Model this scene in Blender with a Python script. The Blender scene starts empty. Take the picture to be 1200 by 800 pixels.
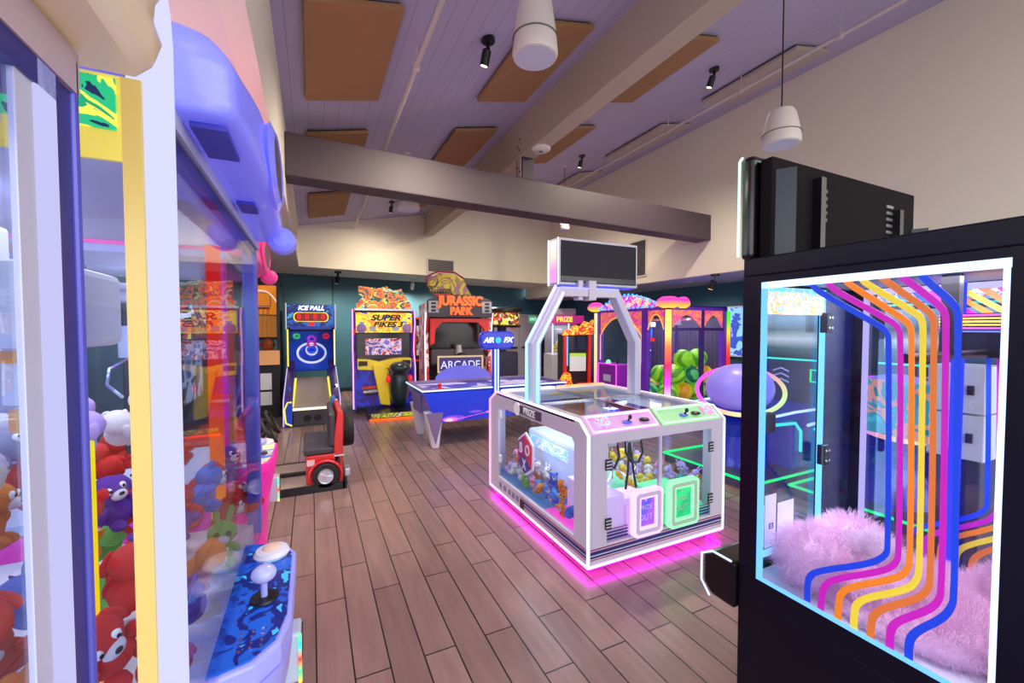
import bpy, math, random
from math import sin, cos, pi, tan, atan, radians, sqrt
from mathutils import Vector, Matrix, Euler
random.seed(7)
scn = bpy.context.scene
COL = scn.collection
# ---------------------------------------------------------------- camera model (1200x800 frame)
F = 490.0; TH = atan(235/F); PH = atan(16/F); H = 1.65
_fw = (sin(TH)*cos(PH), cos(TH)*cos(PH), -sin(PH)); _rt = (cos(TH), -sin(TH), 0); _up = (sin(TH)*sin(PH), cos(TH)*sin(PH), cos(PH))
def _ray(px, py):
    a = (px-600)/F; b = (400-py)/F
    return [_fw[i]+a*_rt[i]+b*_up[i] for i in range(3)]
def PX(px, py, x):
    d = _ray(px, py); t = x/d[0]; return (x, d[1]*t, H+d[2]*t)
def PY(px, py, y):
    d = _ray(px, py); t = y/d[1]; return (d[0]*t, y, H+d[2]*t)
def PZ(px, py, z):
    d = _ray(px, py); t = (z-H)/d[2]; return (d[0]*t, d[1]*t, z)
def PC(px, py, X):                     # point on the sloped ceiling plane z = 3.86+.223x (X unused offset down)
    d = _ray(px, py); t = (3.86-X-H)/(d[2]-.223*d[0]); return (d[0]*t, d[1]*t, H+d[2]*t)
# ---------------------------------------------------------------- materials
MATS = {}
def s2l(c):
    return tuple(((v/255.)/12.92 if v/255. <= .04045 else ((v/255.+.055)/1.055)**2.4) for v in c)
def mat(name, rgb, rough=.5, metal=0., emit=0., coat=0., bump=0., bscale=60., var=0., vscale=8., spec=.5, ecol=None):
    if name in MATS: return MATS[name]
    m = bpy.data.materials.new(name); m.use_nodes = True
    nt = m.node_tree; b = nt.nodes['Principled BSDF']
    c = s2l(rgb)+(1,)
    b.inputs['Base Color'].default_value = c
    b.inputs['Roughness'].default_value = rough
    b.inputs['Metallic'].default_value = metal
    b.inputs['Coat Weight'].default_value = coat
    b.inputs['Specular IOR Level'].default_value = spec
    if emit > 0:
        b.inputs['Emission Color'].default_value = (s2l(ecol) if ecol else s2l(rgb))+(1,)
        b.inputs['Emission Strength'].default_value = emit
    tc = nt.nodes.new('ShaderNodeTexCoord')
    if bump > 0:
        n = nt.nodes.new('ShaderNodeTexNoise'); n.inputs['Scale'].default_value = bscale; n.inputs['Detail'].default_value = 3
        nt.links.new(tc.outputs['Object'], n.inputs['Vector'])
        bp = nt.nodes.new('ShaderNodeBump'); bp.inputs['Strength'].default_value = bump; bp.inputs['Distance'].default_value = .01
        nt.links.new(n.outputs['Fac'], bp.inputs['Height']); nt.links.new(bp.outputs['Normal'], b.inputs['Normal'])
    if var > 0:
        n2 = nt.nodes.new('ShaderNodeTexNoise'); n2.inputs['Scale'].default_value = vscale; n2.inputs['Detail'].default_value = 4
        nt.links.new(tc.outputs['Object'], n2.inputs['Vector'])
        mx = nt.nodes.new('ShaderNodeMix'); mx.data_type = 'RGBA'
        mx.inputs[6].default_value = tuple(v*(1-var) for v in c[:3])+(1,); mx.inputs[7].default_value = tuple(min(1, v*(1+var)) for v in c[:3])+(1,)
        nt.links.new(n2.outputs['Fac'], mx.inputs[0]); nt.links.new(mx.outputs[2], b.inputs['Base Color'])
    MATS[name] = m
    return m
def led(name, rgb, e):
    if name in MATS: return MATS[name]
    m = bpy.data.materials.new(name); m.use_nodes = True; nt = m.node_tree
    for n in list(nt.nodes): nt.nodes.remove(n)
    o = nt.nodes.new('ShaderNodeOutputMaterial'); em = nt.nodes.new('ShaderNodeEmission')
    em.inputs[0].default_value = s2l(rgb)+(1,); em.inputs[1].default_value = e
    nt.links.new(em.outputs[0], o.inputs[0]); MATS[name] = m
    return m
def ledgrad(name, stops, e, axis=2, lo=0., hi=1.):
    """a light tube whose colour runs through several LED colours along its length"""
    if name in MATS: return MATS[name]
    m = bpy.data.materials.new(name); m.use_nodes = True; nt = m.node_tree
    for n in list(nt.nodes): nt.nodes.remove(n)
    o = nt.nodes.new('ShaderNodeOutputMaterial'); em = nt.nodes.new('ShaderNodeEmission')
    tc = nt.nodes.new('ShaderNodeTexCoord'); sp = nt.nodes.new('ShaderNodeSeparateXYZ'); mr = nt.nodes.new('ShaderNodeMapRange')
    mr.inputs[1].default_value = lo; mr.inputs[2].default_value = hi
    cr = nt.nodes.new('ShaderNodeValToRGB')
    while len(cr.color_ramp.elements) < len(stops): cr.color_ramp.elements.new(.5)
    for i, c in enumerate(stops):
        cr.color_ramp.elements[i].position = i/(len(stops)-1); cr.color_ramp.elements[i].color = s2l(c)+(1,)
    nt.links.new(tc.outputs['Object'], sp.inputs[0]); nt.links.new(sp.outputs[axis], mr.inputs[0]); nt.links.new(mr.outputs[0], cr.inputs[0])
    nt.links.new(cr.outputs[0], em.inputs[0]); em.inputs[1].default_value = e
    nt.links.new(em.outputs[0], o.inputs[0]); MATS[name] = m
    return m
def art(name, cols, scale=4., emit=.6, distort=2., rough=.3):
    """printed or backlit graphic: flowing blocks of several colours"""
    if name in MATS: return MATS[name]
    m = bpy.data.materials.new(name); m.use_nodes = True; nt = m.node_tree; b = nt.nodes['Principled BSDF']
    tc = nt.nodes.new('ShaderNodeTexCoord')
    n = nt.nodes.new('ShaderNodeTexNoise'); n.inputs['Scale'].default_value = scale; n.inputs['Detail'].default_value = 2.5; n.inputs['Distortion'].default_value = distort
    cr = nt.nodes.new('ShaderNodeValToRGB'); cr.color_ramp.interpolation = 'CONSTANT' if len(cols) > 3 else 'EASE'
    k = len(cols)
    while len(cr.color_ramp.elements) < k: cr.color_ramp.elements.new(.5)
    for i, c in enumerate(cols):
        cr.color_ramp.elements[i].position = 0 if i == 0 else .36+.28*(i-1)/max(1, k-2); cr.color_ramp.elements[i].color = s2l(c)+(1,)
    nt.links.new(tc.outputs['Object'], n.inputs['Vector']); nt.links.new(n.outputs['Fac'], cr.inputs[0])
    nt.links.new(cr.outputs[0], b.inputs['Base Color'])
    if emit > 0:
        nt.links.new(cr.outputs[0], b.inputs['Emission Color']); b.inputs['Emission Strength'].default_value = emit
    b.inputs['Roughness'].default_value = rough
    MATS[name] = m
    return m
def glass(name, tint=(255, 255, 255), refl=.9, base=.04, rough=0.):
    if name in MATS: return MATS[name]
    m = bpy.data.materials.new(name); m.use_nodes = True; nt = m.node_tree
    for n in list(nt.nodes): nt.nodes.remove(n)
    o = nt.nodes.new('ShaderNodeOutputMaterial'); t = nt.nodes.new('ShaderNodeBsdfTransparent'); g = nt.nodes.new('ShaderNodeBsdfGlossy')
    t.inputs[0].default_value = s2l(tint)+(1,); g.inputs['Roughness'].default_value = rough
    lw = nt.nodes.new('ShaderNodeLayerWeight'); lw.inputs[0].default_value = .12
    ma = nt.nodes.new('ShaderNodeMath'); ma.operation = 'MULTIPLY_ADD'; ma.inputs[1].default_value = refl; ma.inputs[2].default_value = base; ma.use_clamp = True
    mx = nt.nodes.new('ShaderNodeMixShader')
    nt.links.new(lw.outputs['Fresnel'], ma.inputs[0]); nt.links.new(ma.outputs[0], mx.inputs[0])
    nt.links.new(t.outputs[0], mx.inputs[1]); nt.links.new(g.outputs[0], mx.inputs[2]); nt.links.new(mx.outputs[0], o.inputs[0])
    MATS[name] = m
    return m
# ---------------------------------------------------------------- mesh builder
class M:
    def __init__(s): s.v = []; s.f = []; s.mi = []; s.m = 0
    def add(s, vs, fs):
        n = len(s.v); s.v += [tuple(p) for p in vs]
        for f in fs: s.f.append(tuple(i+n for i in f)); s.mi.append(s.m)
        return s
    def box(s, x0, x1, y0, y1, z0, z1):
        return s.add([(x0,y0,z0),(x1,y0,z0),(x1,y1,z0),(x0,y1,z0),(x0,y0,z1),(x1,y0,z1),(x1,y1,z1),(x0,y1,z1)],
              [(3,2,1,0),(4,5,6,7),(0,1,5,4),(1,2,6,5),(2,3,7,6),(3,0,4,7)])
    @staticmethod
    def _ax(axis, a, p):
        if axis == 'x': return (a, p[0], p[1])
        if axis == 'y': return (p[0], a, p[1])
        return (p[0], p[1], a)
    def prism(s, pts, axis, a, b):
        k = len(pts)
        vs = [s._ax(axis, a, p) for p in pts]+[s._ax(axis, b, p) for p in pts]
        fs = [tuple(range(k-1, -1, -1)), tuple(range(k, 2*k))]+[(i, (i+1) % k, k+(i+1) % k, k+i) for i in range(k)]
        return s.add(vs, fs)
    def ring(s, out, inn, axis, a, b):
        k = len(out)
        vs = [s._ax(axis, a, p) for p in out]+[s._ax(axis, a, p) for p in inn]+[s._ax(axis, b, p) for p in out]+[s._ax(axis, b, p) for p in inn]
        fs = []
        for i in range(k):
            j = (i+1) % k
            fs += [(i, k+i, k+j, j), (2*k+i, 2*k+j, 3*k+j, 3*k+i), (i, j, 2*k+j, 2*k+i), (k+i, 3*k+i, 3*k+j, k+j)]
        return s.add(vs, fs)
    def frame(s, u0, u1, v0, v1, w, axis, a, b):
        o = [(u0,v0),(u1,v0),(u1,v1),(u0,v1)]; i = [(u0+w,v0+w),(u1-w,v0+w),(u1-w,v1-w),(u0+w,v1-w)]
        return s.ring(o, i, axis, a, b)
    def lathe(s, prof, n=20, c=(0,0,0), axis='z'):
        vs = []; fs = []; k = len(prof)
        for i in range(n):
            t = 2*pi*i/n
            for r, z in prof:
                p = (r*cos(t), r*sin(t), z)
                if axis == 'x': p = (p[2], p[0], p[1])
                elif axis == 'y': p = (p[1], p[2], p[0])
                vs.append((p[0]+c[0], p[1]+c[1], p[2]+c[2]))
        for i in range(n):
            j = (i+1) % n
            for q in range(k-1): fs.append((i*k+q, j*k+q, j*k+q+1, i*k+q+1))
        if prof[0][0] > 1e-6: fs.append(tuple(i*k for i in range(n-1, -1, -1)))
        if prof[-1][0] > 1e-6: fs.append(tuple(i*k+k-1 for i in range(n)))
        return s.add(vs, fs)
    def cyl(s, c, r, h, n=20, axis='z', r2=None):
        return s.lathe([(r, 0), (r if r2 is None else r2, h)], n, c, axis)
    def ell(s, c, r, nu=16, nv=10, rot=None):
        vs = []; fs = []
        for j in range(nv+1):
            ph = -pi/2+pi*j/nv
            for i in range(nu):
                t = 2*pi*i/nu
                p = Vector((r[0]*cos(ph)*cos(t), r[1]*cos(ph)*sin(t), r[2]*sin(ph)))
                if rot: p = Euler(rot).to_matrix() @ p
                vs.append((p.x+c[0], p.y+c[1], p.z+c[2]))
        for j in range(nv):
            for i in range(nu):
                k = (i+1) % nu
                fs.append((j*nu+i, j*nu+k, (j+1)*nu+k, (j+1)*nu+i))
        return s.add(vs, fs)
    def tube(s, path, r, n=8, closed=False):
        P = [Vector(p) for p in path]; k = len(P); vs = []; fs = []
        u = None
        for i in range(k):
            if closed: d = P[(i+1) % k]-P[i-1]
            else: d = P[min(i+1, k-1)]-P[max(i-1, 0)]
            if d.length < 1e-9: d = Vector((0, 0, 1))
            d.normalize()
            if u is None: u = d.orthogonal().normalized()
            else:
                u = u-d*u.dot(d)
                u = u.normalized() if u.length > 1e-6 else d.orthogonal().normalized()
            w = d.cross(u)
            rr = r[i] if isinstance(r, (list, tuple)) else r
            for q in range(n):
                t = 2*pi*(q+.5)/n
                vs.append(P[i]+(u*cos(t)+w*sin(t))*rr)
        for i in range(k if closed else k-1):
            j = (i+1) % k
            for q in range(n):
                e = (q+1) % n
                fs.append((i*n+q, i*n+e, j*n+e, j*n+q))
        if not closed:
            fs.append(tuple(range(n-1, -1, -1))); fs.append(tuple((k-1)*n+q for q in range(n)))
        return s.add(vs, fs)
    def bar(s, a, b, w, h, up=(0,0,1)):
        a = Vector(a); b = Vector(b); d = (b-a).normalized(); up = Vector(up)
        r = d.cross(up)
        if r.length < 1e-5: r = d.orthogonal()
        r.normalize(); u = r.cross(d); r *= w/2; u *= h/2
        vs = [a-r-u, a+r-u, a+r+u, a-r+u, b-r-u, b+r-u, b+r+u, b-r+u]
        return s.add(vs, [(3,2,1,0),(4,5,6,7),(0,1,5,4),(1,2,6,5),(2,3,7,6),(3,0,4,7)])
    def quad(s, p, t=.004):
        """thin plate on four (or more) coplanar corners"""
        P = [Vector(q) for q in p]; n = (P[1]-P[0]).cross(P[2]-P[0]).normalized()*t; k = len(P)
        return s.add([q for q in P]+[q-n for q in P], [tuple(range(k)), tuple(range(2*k-1, k-1, -1))]+[(i, k+i, k+(i+1) % k, (i+1) % k) for i in range(k)])
    def ribbon(s, path, wid, nrm, t=.002):
        P = [Vector(p) for p in path]; N = Vector(nrm).normalized(); k = len(P); vs = []
        for i in range(k):
            d = (P[min(i+1, k-1)]-P[max(i-1, 0)]).normalized(); q = d.cross(N).normalized()*wid[i]/2
            vs += [P[i]-q, P[i]+q, P[i]+q+N*t, P[i]-q+N*t]
        fs = []
        for i in range(k-1):
            for e in range(4): fs.append((i*4+e, i*4+(e+1) % 4, i*4+4+(e+1) % 4, i*4+4+e))
        fs += [(3,2,1,0), tuple(4*(k-1)+e for e in range(4))]
        return s.add(vs, fs)
    def build(s, name, mats, parent=None, bevel=0, smooth=False, seg=2, kind=None):
        me = bpy.data.meshes.new(name); me.from_pydata([tuple(p) for p in s.v], [], s.f)
        if not isinstance(mats, (list, tuple)): mats = [mats]
        for m in mats: me.materials.append(m)
        if len(mats) > 1:
            for p, i in zip(me.polygons, s.mi): p.material_index = i
        import bmesh
        bm = bmesh.new(); bm.from_mesh(me); bmesh.ops.recalc_face_normals(bm, faces=bm.faces); bm.to_mesh(me); bm.free()
        if smooth:
            for p in me.polygons: p.use_smooth = True
            try: me.set_sharp_from_angle(angle=radians(40))
            except Exception: pass
        o = bpy.data.objects.new(name, me); COL.objects.link(o)
        if parent: o.parent = parent
        if bevel > 0:
            b = o.modifiers.new('bevel', 'BEVEL'); b.width = bevel; b.segments = seg; b.limit_method = 'ANGLE'; b.angle_limit = radians(35)
        if kind: o['kind'] = kind
        return o
def rrect(u0, u1, v0, v1, r, n=5):
    out = []
    for cx, cy, a0 in ((u1-r, v1-r, 0), (u0+r, v1-r, 90), (u0+r, v0+r, 180), (u1-r, v0+r, 270)):
        for i in range(n+1):
            t = radians(a0+90*i/n); out.append((cx+r*cos(t), cy+r*sin(t)))
    return out
def disc(cx, cy, r, n=20, ry=None):
    return [(cx+r*cos(2*pi*i/n), cy+(ry or r)*sin(2*pi*i/n)) for i in range(n)]
def thing(name, label, cat, loc=(0,0,0), rotz=0, group=None):
    o = bpy.data.objects.new(name, None); COL.objects.link(o); o.empty_display_size = .1
    o.location = loc; o.rotation_euler = (0, 0, rotz); tag(o, label, cat, group)
    return o
def tag(o, label, cat, group=None):
    o['label'] = label; o['category'] = cat
    if group: o['group'] = group
    return o
def struct(o): o['kind'] = 'structure'; return o
def dup(root, label=None, group=None, loc=None, rot=None, scale=None):
    r = root.copy(); COL.objects.link(r)
    if label: r['label'] = label
    if group: r['group'] = group
    for ch in list(root.children):
        c = ch.copy(); COL.objects.link(c); c.parent = r
        for g in ch.children:
            d = g.copy(); COL.objects.link(d); d.parent = c
    if loc is not None: r.location = loc
    if rot is not None: r.rotation_euler = rot
    if scale is not None: r.scale = (scale,)*3
    return r
def text(s, size, loc, rot, m, parent, name='lettering', depth=.004, shear=0., sx=1., bold=0.):
    cu = bpy.data.curves.new('t', 'FONT'); cu.body = s; cu.size = size; cu.align_x = 'CENTER'; cu.align_y = 'CENTER'; cu.extrude = depth; cu.shear = shear; cu.offset = bold
    ob = bpy.data.objects.new('t', cu); COL.objects.link(ob)
    bpy.context.view_layer.update()
    dg = bpy.context.evaluated_depsgraph_get()
    me = bpy.data.meshes.new_from_object(ob.evaluated_get(dg)); bpy.data.objects.remove(ob)
    me.materials.clear(); me.materials.append(m)
    o = bpy.data.objects.new(name, me); COL.objects.link(o); o.location = loc; o.rotation_euler = rot; o.scale = (sx, 1, 1)
    if parent: o.parent = parent
    return o
FRONT = (pi/2, 0, 0)          # lettering that faces -Y
# ---------------------------------------------------------------- common materials
BLACK = mat('black_metal', (16, 16, 20), .35); BLACKG = mat('black_gloss', (8, 8, 14), .16)
WHITE = mat('white_powdercoat', (224, 222, 232), .35); CHROME = mat('chrome', (215, 215, 220), .12, 1.)
GREY = mat('grey_metal', (110, 110, 116), .4, .3); RUBBER = mat('black_rubber', (20, 20, 22), .6)
GLASS = glass('thin_glass', (246, 250, 255), .28, .012); GLASSM = glass('mirrorish_glass', (236, 240, 255), .9, .10)
SCREEN_OFF = mat('dark_screen', (44, 44, 52), .45, spec=.12)
L_WHITE = led('led_white', (235, 240, 255), 2.2); L_BLUEW = led('led_ice_blue', (190, 215, 255), 1.9); L_MAG = led('led_magenta', (255, 20, 215), 3.)
L_PINKW = led('led_pink_white', (255, 205, 250), 1.9); L_GREENW = led('led_green_white', (190, 255, 200), 1.7); L_GREEN = led('led_green', (20, 240, 120), 1.6)
L_BLUE = led('led_blue', (70, 80, 255), 1.5); L_CYAN = led('led_cyan', (70, 190, 255), 1.5); L_YELLOW = led('led_yellow', (255, 225, 60), 1.4); L_RED = led('led_red', (255, 40, 30), 1.5)
L_ORANGE = led('led_orange', (255, 170, 70), 1.4); L_VIOLET = led('led_violet', (200, 120, 255), 1.4); L_TEAL = led('led_teal', (60, 240, 210), 1.4)
SKY = 3.4

def inner_lamp(parent, loc, size, energy, color, rot=(0, 0, 0)):
    """LED panel built into a machine"""
    ld = bpy.data.lights.new('lamp', 'AREA'); ld.energy = energy; ld.color = color; ld.shape = 'RECTANGLE'; ld.size, ld.size_y = size
    lo = bpy.data.objects.new('inner_lamp', ld); COL.objects.link(lo); lo.parent = parent; lo.location = loc; lo.rotation_euler = rot
    return lo
# ================================================================ THE ROOM
def floor_mat():
    m = bpy.data.materials.new('plank_tile_floor'); m.use_nodes = True; nt = m.node_tree; b = nt.nodes['Principled BSDF']
    tc = nt.nodes.new('ShaderNodeTexCoord'); sp = nt.nodes.new('ShaderNodeSeparateXYZ'); cb = nt.nodes.new('ShaderNodeCombineXYZ')
    nt.links.new(tc.outputs['Object'], sp.inputs[0]); nt.links.new(sp.outputs[1], cb.inputs[0]); nt.links.new(sp.outputs[0], cb.inputs[1])
    br = nt.nodes.new('ShaderNodeTexBrick'); br.offset = .35; br.inputs['Scale'].default_value = 1.
    br.inputs['Brick Width'].default_value = 1.02; br.inputs['Row Height'].default_value = .1635; br.inputs['Mortar Size'].default_value = .0042; br.inputs['Mortar Smooth'].default_value = .1
    br.inputs['Color1'].default_value = s2l((146, 118, 114))+(1,); br.inputs['Color2'].default_value = s2l((126, 101, 98))+(1,); br.inputs['Mortar'].default_value = s2l((38, 32, 34))+(1,)
    nt.links.new(cb.outputs[0], br.inputs['Vector'])
    mp = nt.nodes.new('ShaderNodeMapping'); mp.inputs['Scale'].default_value = (14, 1.6, 1); nt.links.new(tc.outputs['Object'], mp.inputs[0])
    n = nt.nodes.new('ShaderNodeTexNoise'); n.inputs['Scale'].default_value = 1.3; n.inputs['Detail'].default_value = 6; n.inputs['Distortion'].default_value = .6; nt.links.new(mp.outputs[0], n.inputs['Vector'])
    cr = nt.nodes.new('ShaderNodeValToRGB'); cr.color_ramp.elements[0].position = .3; cr.color_ramp.elements[0].color = (.84, .84, .84, 1); cr.color_ramp.elements[1].position = .72; cr.color_ramp.elements[1].color = (1.08, 1.07, 1.06, 1)
    nt.links.new(n.outputs['Fac'], cr.inputs[0])
    mx = nt.nodes.new('ShaderNodeMix'); mx.data_type = 'RGBA'; mx.blend_type = 'MULTIPLY'; mx.inputs[0].default_value = 1
    nt.links.new(br.outputs['Color'], mx.inputs[6]); nt.links.new(cr.outputs[0], mx.inputs[7]); nt.links.new(mx.outputs[2], b.inputs['Base Color'])
    b.inputs['Roughness'].default_value = .24; b.inputs['Specular IOR Level'].default_value = .5
    bp = nt.nodes.new('ShaderNodeBump'); bp.inputs['Strength'].default_value = .25; bp.inputs['Distance'].default_value = .004; bp.invert = True
    nt.links.new(br.outputs['Fac'], bp.inputs['Height']); nt.links.new(bp.outputs[0], b.inputs['Normal'])
    return m
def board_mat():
    m = bpy.data.materials.new('violet_cast_ceiling_boards'); m.use_nodes = True; nt = m.node_tree; b = nt.nodes['Principled BSDF']
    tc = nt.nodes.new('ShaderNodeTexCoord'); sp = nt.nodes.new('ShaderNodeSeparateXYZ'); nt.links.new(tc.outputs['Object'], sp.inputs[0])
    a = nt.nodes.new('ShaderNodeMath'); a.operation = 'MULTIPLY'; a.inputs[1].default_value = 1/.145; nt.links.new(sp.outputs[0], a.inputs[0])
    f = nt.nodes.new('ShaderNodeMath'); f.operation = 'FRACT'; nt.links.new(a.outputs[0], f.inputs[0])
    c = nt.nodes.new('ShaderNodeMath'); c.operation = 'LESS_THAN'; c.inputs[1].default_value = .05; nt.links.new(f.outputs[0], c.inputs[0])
    mx = nt.nodes.new('ShaderNodeMix'); mx.data_type = 'RGBA'; mx.inputs[6].default_value = s2l((180, 173, 208))+(1,); mx.inputs[7].default_value = s2l((152, 145, 180))+(1,)  # boards are white; the violet LED cast is put into their colour
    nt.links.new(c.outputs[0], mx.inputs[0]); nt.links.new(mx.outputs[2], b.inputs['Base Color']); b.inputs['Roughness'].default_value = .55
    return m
WALLP = mat('warm_white_paint', (238, 232, 214), .7, bump=.05, bscale=180); TEAL = mat('teal_paint', (50, 100, 118), .6, bump=.05, bscale=180)
BEAM_SHADE = mat('beam_backlit_shade', (70, 57, 68), .55, bump=.06, bscale=60); RIDGEP = mat('ridge_beam_paint', (188, 172, 156), .55, bump=.06, bscale=60)  # tie beam's backlit shade is put into its dark colour
fl = M().box(-1.9, 8.1, -1.6, 13.2, -.06, 0).build('floor', floor_mat()); struct(fl)
# sloped plank ceiling z = 3.86 + .223 x
m = M(); x0, x1 = -.32, 6.55; c = lambda x: 3.86+.223*x
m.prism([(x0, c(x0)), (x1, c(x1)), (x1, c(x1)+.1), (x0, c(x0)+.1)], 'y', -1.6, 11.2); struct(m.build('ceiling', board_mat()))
# upper walls of the raised bay
def slab(ax, ay, bx, by, th, z0, z1, zb=None):
    """upright slab from a to b, thickness behind; top may slope from z1 to zb"""
    d = Vector((bx-ax, by-ay, 0)).normalized(); n = Vector((-d.y, d.x, 0))*th
    zb = z1 if zb is None else zb
    return M().add([(ax,ay,z0),(bx,by,z0),(bx+n.x,by+n.y,z0),(ax+n.x,ay+n.y,z0),(ax,ay,z1),(bx,by,zb),(bx+n.x,by+n.y,zb),(ax+n.x,ay+n.y,z1)],
        [(3,2,1,0),(4,5,6,7),(0,1,5,4),(1,2,6,5),(2,3,7,6),(3,0,4,7)])
struct(M().box(-.32, -.22, -1.6, 10.0, 2.95, c(-.22)+.02).build('wall_left_upper', WALLP))
struct(slab(-.22, 9.97, 6.5, 10.74, .1, 2.95, c(-.22)+.03, c(6.5)+.03).build('wall_back_upper', WALLP))
struct(M().box(6.4, 6.5, -1.6, 12.3, 2.6, c(6.4)+.03).build('wall_right_upper', WALLP))
# low ceilings around the bay
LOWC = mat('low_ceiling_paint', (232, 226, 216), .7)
struct(M().box(-1.9, -.32, -1.6, 9.96, 2.95, 3.05).build('ceiling_left_low', LOWC))
m = M(); m.prism([(-1.9, 9.78), (6.5, 10.74), (6.5, 12.5), (-1.9, 11.3)], 'z', 2.951, 3.05); struct(m.build('ceiling_back_low', LOWC))
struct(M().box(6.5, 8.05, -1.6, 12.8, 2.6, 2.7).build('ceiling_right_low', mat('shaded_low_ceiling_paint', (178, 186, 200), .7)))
# lower walls
struct(M().box(-1.98, -1.9, 4.2, 11.4, 0, 3.05).build('wall_left', TEAL))
for i, y in enumerate((-1.5, -.08, 1.34, 2.76)):
    wn = thing('window_%d' % (i+4), 'x', 'window', (-1.94, y, 0)); del wn['label'], wn['category']; struct(wn)
    M().frame(0, 1.42, .0, 2.95, .06, 'x', -.04, .04).build('window_frame', mat('window_frame_dark', (60, 60, 66), .4), wn); M().box(-.003, .003, .06, 1.36, .06, 2.89).build('pane', GLASS, wn)
struct(slab(-1.98, 11.2, 8.1, 12.72, .1, 0, 3.05).build('wall_back', TEAL))
struct(M().box(7.95, 8.05, 2.8, 12.75, 0, 2.7).build('wall_right', TEAL))
for i, y in enumerate((-1.5, -.05, 1.4)):
    wn = thing('window_%d' % (i+1), 'x', 'window', (8.0, y, 0)); del wn['label'], wn['category']; struct(wn)
    M().frame(0, 1.45, .1, 2.6, .06, 'x', -.04, .04).build('window_frame', mat('window_frame_dark', (60, 60, 66), .4), wn); M().box(-.003, .003, .06, 1.39, .16, 2.54).build('pane', GLASS, wn)
bsk = mat('dark_baseboard', (24, 40, 50), .5)
def wy(x): return 11.2+.15079*(x+1.98)               # front face of the slanted rear wall
struct(slab(-1.9, wy(-1.9)-.016, 7.95, wy(7.95)-.016, .015, 0, .1).build('baseboard_back', bsk))
struct(M().box(7.935, 7.949, 5.0, 12.6, 0, .1).build('baseboard_right', bsk))
# beams
tb = slab(-.219, 4.86, 6.399, 5.2, .3, 3.2, 3.64); struct(tb.build('tie_beam', BEAM_SHADE, bevel=.012))
rb = M().box(2.54, 2.76, -1.6, 10.27, 3.93, 4.44); struct(rb.build('ridge_beam', RIDGEP, bevel=.01))
pm = M().box(2.56, 2.74, 5.02, 5.2, 3.641, 3.929); struct(pm.build('king_post', BEAM_SHADE, bevel=.006))
kp = thing('beam_bracket', 'bolted tan steel strap plate on the post where the two beams cross', 'bracket', (2.555, 5.06, 3.66))
M().box(-.012, 0, -.02, .09, 0, .55).build('plate', RIDGEP, kp)
for (yy, zz) in ((0, .08), (.06, .14), (.01, .36), (.06, .42), (.0, .5)):
    M().cyl((-.02, yy+.0, zz), .014, .009, 8, 'x').build('bolt', BLACK, kp)
# acoustic panels on the slope
BROWN = mat('tan_acoustic_felt', (160, 120, 84), .9, bump=.2, bscale=220, var=.08); GREYF = mat('pale_acoustic_felt', (186, 174, 166), .9, bump=.2, bscale=220)
def cpanel(x0, x1, y0, y1, mt, label, group=None):
    t = thing('acoustic_panel', label, 'ceiling panel', (x0, y0, c(x0)), 0, group)
    t.rotation_euler = (0, -atan(.223), 0); w = (x1-x0)/cos(atan(.223))
    M().box(.02, w-.02, .02, y1-y0-.02, -.024, -.003).build('backing', BLACK, t)
    M().box(0, w, 0, y1-y0, -.062, -.02).build('felt_board', mt, t, bevel=.008)
rows = ((3.12, 4.47, 'nearest the camera'), (5.25, 6.75, 'just beyond the cross beam'), (7.65, 9.2, 'nearest the rear wall'))
cols = ((-.03, .63, BROWN, 'tan ceiling panel by the left wall,'), (1.7, 2.3, BROWN, 'tan ceiling panel left of the ridge beam,'), (3.3, 3.92, BROWN, 'tan ceiling panel right of the ridge beam,'), (5.25, 5.92, GREYF, 'pale grey ceiling panel behind the right pipe,'))
for x0, x1, mt, l in cols:
    for y0, y1, r in rows: cpanel(x0, x1, y0, y1, mt, l+' '+r)
cpanel(5.25, 5.92, .9, 2.2, GREYF, 'pale grey ceiling panel behind the right pipe, cut by the top edge')
# sprinkler pipes
PIPE = mat('painted_pipe', (206, 198, 196), .5)
def pipe(a, b, label, hang):
    t = thing('sprinkler_pipe', label, 'pipe', a)
    a = Vector(a); b = Vector(b); M().tube([(0,0,0), b-a], .021, 10).build('pipe_run', PIPE, t, smooth=True)
    for u in hang:
        p = (b-a)*u; q = a+p; top = c(q.x)-q.z
        M().tube([p, p+Vector((0, 0, top))], .006, 6).build('hanger_rod', PIPE, t)
        M().cyl((p.x, p.y, p.z-.03), .03, .06, 10).build('pipe_clamp', PIPE, t, smooth=True)
a = PC(518, 0, .17); b = PC(413, 272, .17); d = Vector(b)-Vector(a); a = Vector(a)-d*.25
pipe(tuple(a), (b[0], 10.0, b[2]), 'thin pale sprinkler pipe running back along the left ceiling boards', (.3, .62, .8))
a = Vector(PC(1060, 0, .24)); b = Vector(PC(672, 215, .24)); d = b-a
pipe(tuple(a-d*.3), tuple(b+d*.28), 'pale sprinkler pipe along the top of the right wall', (.25, .38, .52, .68, .85))
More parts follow.
